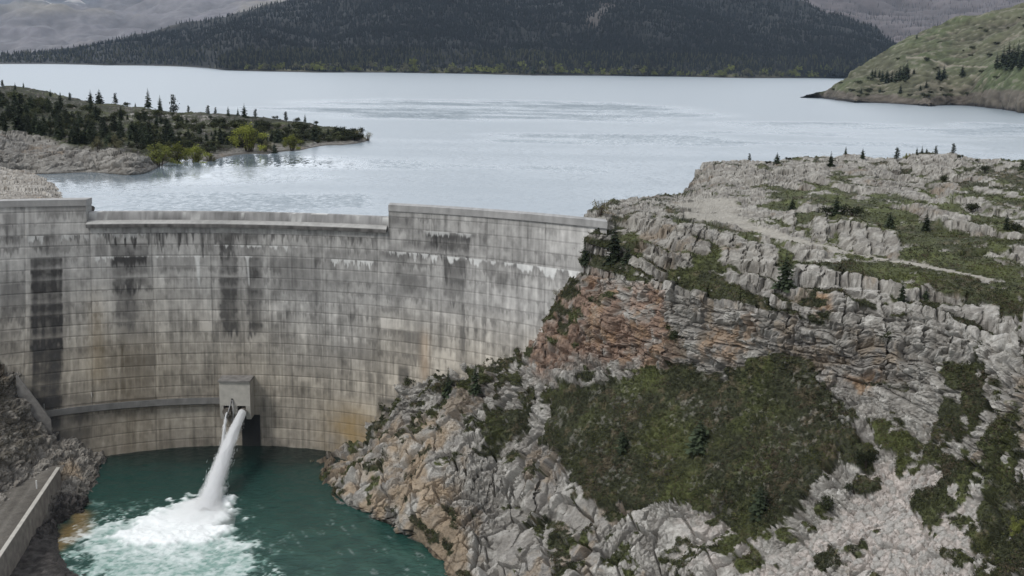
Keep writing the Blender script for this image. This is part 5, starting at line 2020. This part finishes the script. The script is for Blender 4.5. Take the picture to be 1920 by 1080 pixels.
def proto(kind):
    """a unit-height (1 m) plant of each kind, in two forms: with parts, and as one mesh for distant copies"""
    if kind in PROTO:
        return PROTO[kind]
    g = random.Random(kind)
    if kind.startswith('spruce'):
        i = int(kind[-1])
        r = (.21, .26, .33, .40)[i]
        V, Fq, C = spruce_crown(1, r, 40 + i, (1.25, 1.1, 1.1, 1.0)[i], (.10, .18, .10, .15)[i], (.05, .12, .03, .02)[i], (.9, .75, .8, .6)[i])
        tm = trunk_mb(.97, .020, 50 + i, .01, 10, .14)
    elif kind.startswith('pine'):
        i = int(kind[-1])
        gg = random.Random(90 + i)
        lobes = []
        for k in range(7 + i):
            z = .16 + .76 * k / (6 + i)
            a = gg.uniform(0, 6.28)
            q = gg.uniform(.0, .10) * (1.1 - .6 * z)
            lobes.append((np.array([math.cos(a) * q * 1.3, math.sin(a) * q * 1.3, z]), np.array([gg.uniform(.16, .24), gg.uniform(.16, .24), gg.uniform(.10, .16)]) * (1.25 - .7 * z)))
        V, Fq, C = leaf_cloud(lobes, 620, .038, 95 + i, (.032, .040, .026), .4)
        tm = trunk_mb(.92, .022, 97 + i, .02, 14, .22)
    elif kind.startswith('shrub'):
        i = int(kind[-1])
        gg = random.Random(190 + i)
        lobes = [(np.array([gg.uniform(-.45, .45), gg.uniform(-.4, .4), gg.uniform(.25, .62)]), np.array([gg.uniform(.22, .36), gg.uniform(.22, .36), gg.uniform(.20, .34)])) for _ in range(7)]
        V, Fq, C = leaf_cloud(lobes, 700, .055, 195 + i, ((.036, .042, .022), (.055, .062, .030))[i], .4)
        tm = stems_mb(.8, .4, 9, 197 + i, .02)
    elif kind.startswith('willow'):
        i = int(kind[-1])
        gg = random.Random(290 + i)
        lobes = []
        for k in range(16):
            a, q = gg.uniform(0, 6.28), gg.uniform(0, .46)
            z = gg.uniform(.18, .92 - .5 * q)
            lobes.append((np.array([math.cos(a) * q, math.sin(a) * q, z]), np.array([gg.uniform(.09, .17), gg.uniform(.09, .17), gg.uniform(.10, .20)])))
        V, Fq, C = leaf_cloud(lobes, 3600, .020, 295 + i, ((.190, .205, .045), (.18, .195, .055), (.15, .145, .085))[i], .35, .3)
        tm = stems_mb(.85, .42, 16, 297 + i, .012)
    elif kind == 'bare0':
        lobes = [(np.array([g.uniform(-.3, .3), g.uniform(-.3, .3), g.uniform(.3, .8)]), np.array([.2, .2, .22])) for _ in range(6)]
        V, Fq, C = leaf_cloud(lobes, 420, .028, 395, (.17, .155, .075), .4)
        tm = stems_mb(1.0, .45, 22, 397, .012)
    me_c = mesh_np(kind + '_crown', V, Fq, False, C)
    me_c.materials.append(M_TREE)
    me_t = bpy.data.meshes.new(kind + '_trunk')
    me_t.from_pydata(tm.v, [], tm.f)
    me_t.materials.append(M_BARK)
    # joined form
    me_j = bpy.data.meshes.new(kind)
    me_j.from_pydata([tuple(q) for q in V] + tm.v, [], [tuple(q) for q in Fq] + [tuple(i_ + len(V) for i_ in q) for q in tm.f])
    a = me_j.attributes.new('Col', 'FLOAT_COLOR', 'POINT')
    c4 = np.ones((len(V) + len(tm.v), 4), f32)
    c4[:len(V), :3] = C
    c4[len(V):, :3] = (.06, .05, .04)
    a.data.foreach_set('color', c4.ravel())
    me_j.materials.append(M_TREE)
    me_j.materials.append(M_BARK)
    mi = np.zeros(len(me_j.polygons), np.int32)
    mi[len(Fq):] = 1
    me_j.polygons.foreach_set('material_index', mi)
    PROTO[kind] = (me_c, me_t, me_j)
    return PROTO[kind]


KINDNAME = {'spruce': 'spruce_tree', 'pine': 'pine_tree', 'shrub': 'shrub', 'willow': 'willow_bush', 'bare': 'bare_bush'}
CAT = {'spruce': 'tree', 'pine': 'tree', 'shrub': 'shrub', 'willow': 'bush', 'bare': 'bush'}


def plant(S_, kind, u, v, hpx, label, group=None, wide=1.0, parts=None, sink=.1, pos=None, rz=None):
    me_c, me_t, me_j = proto(kind)
    p = S_.ground(u, v) if pos is None else np.asarray(pos, float)
    h = hpx / F * p[1] / math.cos(PITCH) if hpx > 0 else -hpx
    base = kind.rstrip('0123456789')
    if parts is None:
        parts = hpx > 24
    rz = random.uniform(0, 6.28) if rz is None else rz
    if parts:
        o = empty(KINDNAME[base], p - [0, 0, sink * h * .3], rz)
        o.scale = (h * wide, h * wide, h)
        link('trunk' if base in ('spruce', 'pine') else 'stems', me_t, None, o)
        link('crown', me_c, None, o)
    else:
        o = link(KINDNAME[base], me_j)
        o.location = p - [0, 0, sink * h * .3]
        o.rotation_euler = (0, 0, rz)
        o.scale = (h * wide, h * wide, h)
    tag(o, label, CAT[base], group)
    return o


T = plant
# near the dam's right end and along the ledges
T(H, 'spruce0', 1096, 494, 56, 'dark young spruce standing against the right end of the dam wall')
T(H, 'spruce2', 1151, 488, 78, 'tallest dark spruce on the ledge just right of the dam end', wide=.85)
T(H, 'spruce3', 1176, 490, 40, 'low spreading spruce leaning against the tallest ledge spruce')
T(H, 'bare0', 1124, 404, 36, 'straggly tan bush on the rock at the dam end by the lake', wide=1.2)
T(H, 'spruce2', 1472, 538, 72, 'bushy dark spruce growing between rock blocks below the gravel track')
T(H, 'spruce1', 1690, 562, 46, 'spruce beside the long ledge at the cliff top, taller of a pair')
T(H, 'spruce3', 1735, 549, 26, 'stubby spruce right of the taller cliff top spruce')
T(H, 'spruce2', 1566, 404, 46, 'pointed spruce rising out of the dark shrubs behind the boulder row')
T(H, 'shrub0', 1598, 404, 24, 'broad dark shrub right of the pointed spruce behind the boulder row', wide=1.6)
T(H, 'shrub0', 1548, 402, 20, 'low dark shrub left of the pointed spruce behind the boulder row', wide=1.3)
T(H, 'spruce3', 1666, 432, 34, 'squat dark spruce above the right end of the boulder row')
T(H, 'spruce1', 1736, 432, 38, 'spruce with a leaning top in the middle of the grassy flat', wide=1.3)
T(H, 'spruce1', 1886, 432, 36, 'lone spruce near the right edge of the grassy flat')
T(H, 'shrub0', 1905, 434, 18, 'spreading shrub at the foot of the lone spruce on the flat', wide=1.6)
T(H, 'spruce3', 1481, 397, 24, 'small dark spruce at the left end of the boulder row')
T(H, 'shrub0', 1823, 390, 20, 'round dark shrub on the pale rock above the grassy flat', wide=1.4)
T(H, 'spruce0', 875, 672, 30, 'slim spruce standing against the lower dam face')
T(H, 'spruce0', 836, 742, 64, 'tall narrow spruce at the foot of the dam on the right bank')
T(H, 'spruce1', 888, 737, 62, 'wide dark spruce right of the narrow one at the foot of the dam')
T(H, 'shrub1', 765, 722, 26, 'greyish brown shrub where the lower right bank meets the dam')
T(H, 'shrub1', 706, 765, 24, 'scrubby bush at the lowest right contact of dam and rock')
T(H, 'spruce3', 1312, 842, 60, 'dim sprawling spruce in the middle of the green hollow', wide=1.2)
T(H, 'spruce3', 1166, 846, 46, 'dim spruce left of centre in the green hollow')
T(H, 'spruce3', 1420, 960, 60, 'dark spruce near the bottom of the green hollow', wide=1.1)
T(H, 'shrub0', 1622, 866, 44, 'dark bush standing alone on pale scree right of the hollow', wide=.9)
T(H, 'shrub0', 1592, 905, 22, 'small dark bush on scree below the lone dark bush', wide=1.4)
T(H, 'willow1', 1895, 1000, 40, 'light yellow green bush at the bottom right corner')
T(H, 'shrub0', 1545, 948, 24, 'rounded shrub on the right rim of the hollow', wide=1.5)
T(H, 'bare0', 1050, 565, 26, 'thin bush hanging on the cliff edge against the dam')
T(H, 'shrub0', 1280, 640, 30, 'dark bush in the cleft of the red cliff', wide=1.0)
T(H, 'shrub1', 1655, 640, 26, 'olive bush on the cliff face above the big square block')
# skyline of the rock knob
SKY = [(1404, 303, 14, 'pine0', 'thin little pine on the left part of the rock knob skyline'),
       (1437, 307, 7, 'shrub0', 'tiny shrub left of the pointed tree on the knob skyline'),
       (1455, 307, 22, 'spruce3', 'pointed dark tree on the left shoulder of the rock knob'),
       (1478, 300, 7, 'shrub0', 'tiny dark shrub between the two dark spruces of the knob skyline'),
       (1557, 310, 28, 'spruce2', 'dark spruce standing just below the knob skyline'),
       (1584, 292, 17, 'spruce0', 'slim spire tree at the crest of the rock knob'),
       (1617, 300, 20, 'spruce2', 'small spruce in the dip right of the slim spire tree'),
       (1678, 300, 23, 'pine1', 'round topped dark pine on the middle of the knob skyline'),
       (1699, 299, 12, 'willow1', 'pale green bush just right of the round topped pine'),
       (1717, 291, 15, 'spruce1', 'first spruce of the close trio on the right knob'),
       (1726, 290, 17, 'spruce0', 'tallest spruce of the close trio on the right knob'),
       (1735, 292, 10, 'spruce3', 'shortest spruce of the close trio on the right knob'),
       (1752, 291, 16, 'pine0', 'thin pine right of the close trio of spruces'),
       (1784, 294, 19, 'pine1', 'forked bushy pine at the right end of the knob crest'),
       (1798, 295, 7, 'shrub0', 'tiny shrub right of the forked bushy pine'),
       (1831, 304, 7, 'shrub1', 'tiny shrub on the bare skyline far right of the knob'),
       (1916, 318, 20, 'spruce3', 'small dark tree at the right frame edge of the skyline'),
       (1845, 324, 14, 'shrub0', 'dark leaning shrub on the rocks below the right skyline'),
       (1766, 342, 14, 'shrub0', 'dark shrub below the square rock face of the knob')]
for u, v, hp_, kd, lb in SKY:
    T(H, kd, u, v, hp_, lb, wide=1.4 if kd == 'shrub0' else 1.0)

# island
ISL = [(5, 163, 14, 'pine1', 'round pine at the far left of the island skyline'), (28, 168, 16, 'spruce1', 'first small spruce from the left on the island skyline'),
       (44, 166, 11, 'spruce1', 'second small spruce from the left on the island skyline'), (95, 180, 17, 'spruce2', 'dark spruce on the sloping part of the island skyline'),
       (112, 179, 10, 'spruce1', 'tiny spruce right of the sloping skyline spruce'), (131, 184, 15, 'pine1', 'dark pine on the sloping island skyline before the twin spruces'),
       (170, 193, 27, 'spruce2', 'left one of the twin dark spruces on the island skyline'), (186, 194, 27, 'spruce3', 'right one of the twin dark spruces on the island skyline'),
       (216, 196, 20, 'pine0', 'open round pine right of the twin spruces'), (238, 198, 10, 'shrub1', 'grey bush on the island skyline left of the tall spire'),
       (253, 200, 11, 'spruce1', 'tiny spruce left of the tall spire on the island'), (277, 205, 38, 'spruce1', 'tallest spire spruce on the island skyline'),
       (300, 206, 30, 'spruce1', 'second tall skyline spruce right of the tallest spire'), (319, 204, 15, 'spruce0', 'small thin spruce beside the ragged tall pine'),
       (326, 206, 33, 'pine0', 'ragged tall pine with an open top on the island skyline'), (352, 209, 13, 'pine1', 'low round pine right of the ragged tall pine'),
       (390, 214, 17, 'pine1', 'round pine at the middle of the island skyline'), (404, 214, 12, 'pine0', 'small pine right of the middle round pine'),
       (428, 217, 20, 'spruce1', 'first spruce of the clump above the big yellow willow'), (446, 218, 16, 'spruce0', 'thin spruce in the clump above the big yellow willow'),
       (457, 220, 26, 'spruce2', 'broadest spruce in the clump above the big yellow willow'), (479, 220, 15, 'pine1', 'round pine right of the clump above the yellow willow'),
       (514, 224, 8, 'shrub0', 'tiny round bush on the outer island skyline'), (536, 224, 18, 'pine1', 'dark topped pine on the outer island skyline'),
       (555, 228, 10, 'shrub1', 'bluish bush right of the dark topped pine'), (572, 229, 16, 'spruce1', 'last slender spruce on the outer island skyline'),
       (593, 233, 8, 'shrub0', 'tiny bush right of the last slender spruce'), (656, 250, 9, 'shrub0', 'dark bush close to the island tip'),
       (674, 262, 22, 'bare0', 'yellowish leafless bush on the island tip'), (690, 265, 20, 'bare0', 'thin outermost bush standing at the island waterline'),
       (466, 283, 58, 'willow0', 'biggest bright yellow green willow on the island shore'), (368, 312, 44, 'willow0', 'right bright yellow willow by the inlet of the island'),
       (330, 314, 52, 'willow0', 'taller yellow green willow left of the bright one by the inlet'), (298, 312, 46, 'willow1', 'greenish willow at the left of the inlet group'),
       (548, 282, 32, 'willow0', 'small yellow green willow near the outer island shore'), (498, 284, 22, 'willow2', 'grey green bush right of the biggest willow'),
       (395, 306, 20, 'willow2', 'greyish bush at the right end of the inlet group'), (185, 284, 26, 'willow2', 'grey leafless thicket above the left rock ridge'),
       (220, 288, 28, 'willow2', 'pale grey thicket right of the first grey thicket'), (515, 288, 26, 'spruce2', 'dark bush spruce at the outer shore below the skyline pine')]
for u, v, hp_, kd, lb in ISL:
    T(I, kd, u, v, hp_, lb, wide=1.25 if kd[:3] in ('wil', 'shr') else 1.0)
BIGS = [(281, 270, 56, 'spruce1', 'tall dark spruce at the middle of the shaded island slope'), (35, 246, 48, 'spruce2', 'large dark spruce at the left above the rock ridge'),
        (113, 262, 50, 'spruce1', 'tall narrow spruce behind the left rock ridge'), (412, 268, 40, 'spruce1', 'dark spruce left of the biggest yellow willow'), (590, 262, 38, 'spruce2', 'wide dark spruce toward the outer end of the island'),
        (520, 268, 32, 'spruce3', 'dark shaggy spruce right of the biggest willow')]
for u, v, hp_, kd, lb in BIGS:
    T(I, kd, u, v, hp_, lb)
g = random.Random(5)
for i in range(280):
    u = g.uniform(-20, 330) if i < 200 else g.uniform(330, 630)
    lo, hi = np.interp(u, [0, 60, 150, 250, 330, 450, 630], [245, 255, 274, 282, 284, 272, 258]), np.interp(u, [0, 100, 200, 300, 450, 630], [185, 200, 214, 228, 235, 248])
    v = hi + (lo - hi) * g.random() ** .7
    T(I, g.choice(['spruce1', 'spruce2', 'spruce2', 'spruce3', 'pine1']), u, v, g.uniform(13, 34) if u < 330 else g.uniform(9, 20), 'dark spruce crowded in the stand on the shaded island slope', 'dark conifers crowding the shaded island slope', parts=False)
for i in range(285):
    u = g.uniform(-10, 670)
    lo, hi = np.interp(u, [0, 150, 290, 450, 660], [240, 268, 290, 282, 262]), np.interp(u, [0, 150, 330, 450, 660], [178, 200, 220, 230, 252])
    T(I, g.choice(['shrub0', 'shrub1', 'shrub1']), u, hi + (lo - hi) * g.random(), g.uniform(7, 17), 'low brownish shrub among the island trees', 'low shrubs among the island trees', wide=1.4, parts=False)

# green hill
GH = [(1640, 146, 18), (1652, 147, 22), (1660, 150, 26), (1668, 147, 22), (1675, 146, 24), (1683, 146, 28), (1690, 144, 30), (1697, 144, 34), (1634, 144, 14), (1646, 140, 18)]
for i, (u, v, hp_) in enumerate(GH):
    T(G, ['spruce1', 'spruce2', 'spruce3'][i % 3], u, v, hp_, 'dark spruce in the left grove on the green hill', 'left grove on the green hill', parts=False)
GH = [(1872, 136, 30), (1884, 134, 40), (1893, 132, 46), (1902, 134, 44), (1912, 133, 48), (1922, 135, 44), (1890, 138, 30), (1906, 138, 34)]
for i, (u, v, hp_) in enumerate(GH):
    T(G, ['spruce1', 'spruce2'][i % 2], u, v, hp_, 'dark spruce in the big grove at the right edge of the green hill', 'right grove on the green hill', parts=False)
GH = [(1760, 143, 22, 'left one of the pair of spruces right of the left grove'), (1769, 143, 26, 'right one of the pair of spruces on the green hill'), (1803, 140, 20, 'single spruce between the pair and the right grove'),
      (1684, 171, 18, 'small spruce near the shore of the green hill'), (1648, 166, 13, 'dark bush like spruce above the green hill shore'), (1615, 171, 11, 'leftmost low bush spruce above the green hill shore'),
      (1722, 155, 13, 'small spruce below the pair on the green hill'), (1737, 151, 15, 'spruce just left below the pair on the green hill'), (1711, 135, 12, 'small spruce right of the left grove'), (1718, 76, 9, 'dark tree on the green hill skyline')]
for i, (u, v, hp_, lb) in enumerate(GH):
    T(G, ['spruce2', 'spruce1'][i % 2], u, v, hp_, lb, parts=False, wide=1.2)
for i in range(46):
    u = g.uniform(1560, 1920)
    hi = np.interp(u, [1560, 1600, 1680, 1720, 1920], [170, 140, 95, 72, 15])
    v = hi + (178 - hi) * g.random()
    T(G, g.choice(['shrub0', 'shrub0', 'shrub1']), u, v, g.uniform(3, 7), 'low dark shrub scattered on the grass of the green hill', 'shrubs dotted over the green hill', wide=g.uniform(1.3, 2.4), parts=False)
# pale bushes on the far shore
T(K, 'willow0', 773, 126, 19, 'single bright yellow green willow on the far shore', parts=False, wide=1.2)
T(K, 'willow0', 812, 138, 9, 'long low yellow green bush at the far waterline', parts=False, wide=2.4)
T(K, 'spruce0', 998, 139, 28, 'pale spire tree on the far shore', parts=False)
T(K, 'willow2', 1018, 139, 16, 'grey rounded bush on the far shore', parts=False)
for i in range(120):
    u = g.uniform(420, 780) if i < 34 else g.uniform(780, 1560)
    v = np.interp(u, [420, 800, 1200, 1580], [131, 137, 142, 146]) - g.uniform(0, 3) - (g.random() < .25) * g.uniform(2, 12)
    T(K, g.choice(['willow1', 'willow2', 'willow1']), u, v, g.uniform(6, 14), 'pale yellowish bush on the far lake shore', 'pale bushes along the far shore', wide=g.uniform(1.1, 2.2), parts=False)

# ------------------------------------------------------------------ low cover on the hillside
def cover(S_, n_cl, leaves, seed):
    g = np.random.default_rng(seed)
    w_ = S_.vm.ravel() > .45
    idx = np.flatnonzero(w_)
    ip = g.choice(idx, n_cl)
    p = S_.P.reshape(-1, 3)[ip]
    # keep only every so often on the near side so the cover is even over the ground
    kd = fbm(p * .22, 3, 951)
    size = np.clip(.22 + .18 * kd + .12 * g.random(n_cl), .10, .6)
    tone = mixc(np.tile([.036, .040, .022], (n_cl, 1)), [.085, .092, .030], np.clip(.25 + .8 * fbm(p * .12, 3, 953) + .35 * g.normal(size=n_cl), 0, 1))
    tone = mixc(tone, [.085, .066, .045], (g.random(n_cl) < np.clip(.10 + .5 * fbm(p * .3, 2, 955), 0, .8)) * .9)
    n = n_cl * leaves
    c = np.repeat(p, leaves, 0)
    s = np.repeat(size, leaves)
    d = g.normal(size=(n, 3))
    d /= np.linalg.norm(d, axis=1, keepdims=True)
    d[:, 2] = np.abs(d[:, 2])
    q = c + d * (s * (.5 + .5 * g.random(n)))[:, None] * [1.2, 1.2, .9]
    a = g.normal(size=(n, 3))
    a /= np.linalg.norm(a, axis=1, keepdims=True)
    b_ = np.cross(a, d)
    ls = (.05 + .24 * s * (.5 + .6 * g.random(n)))[:, None]
    V = np.stack([q - a * ls, q + b_ * ls * .6, q + a * ls, q - b_ * ls * .6], 1).reshape(-1, 3)
    C = np.repeat(np.repeat(tone, leaves, 0) * (.6 + .8 * g.random(n))[:, None], 4, 0)
    o = link('ground_cover', mesh_np('ground_cover', V, np.arange(4 * n).reshape(-1, 4), False, C), M_LEAF)
    tag(o, None, None, None, 'stuff')


cover(H, 34000, 9, 3)
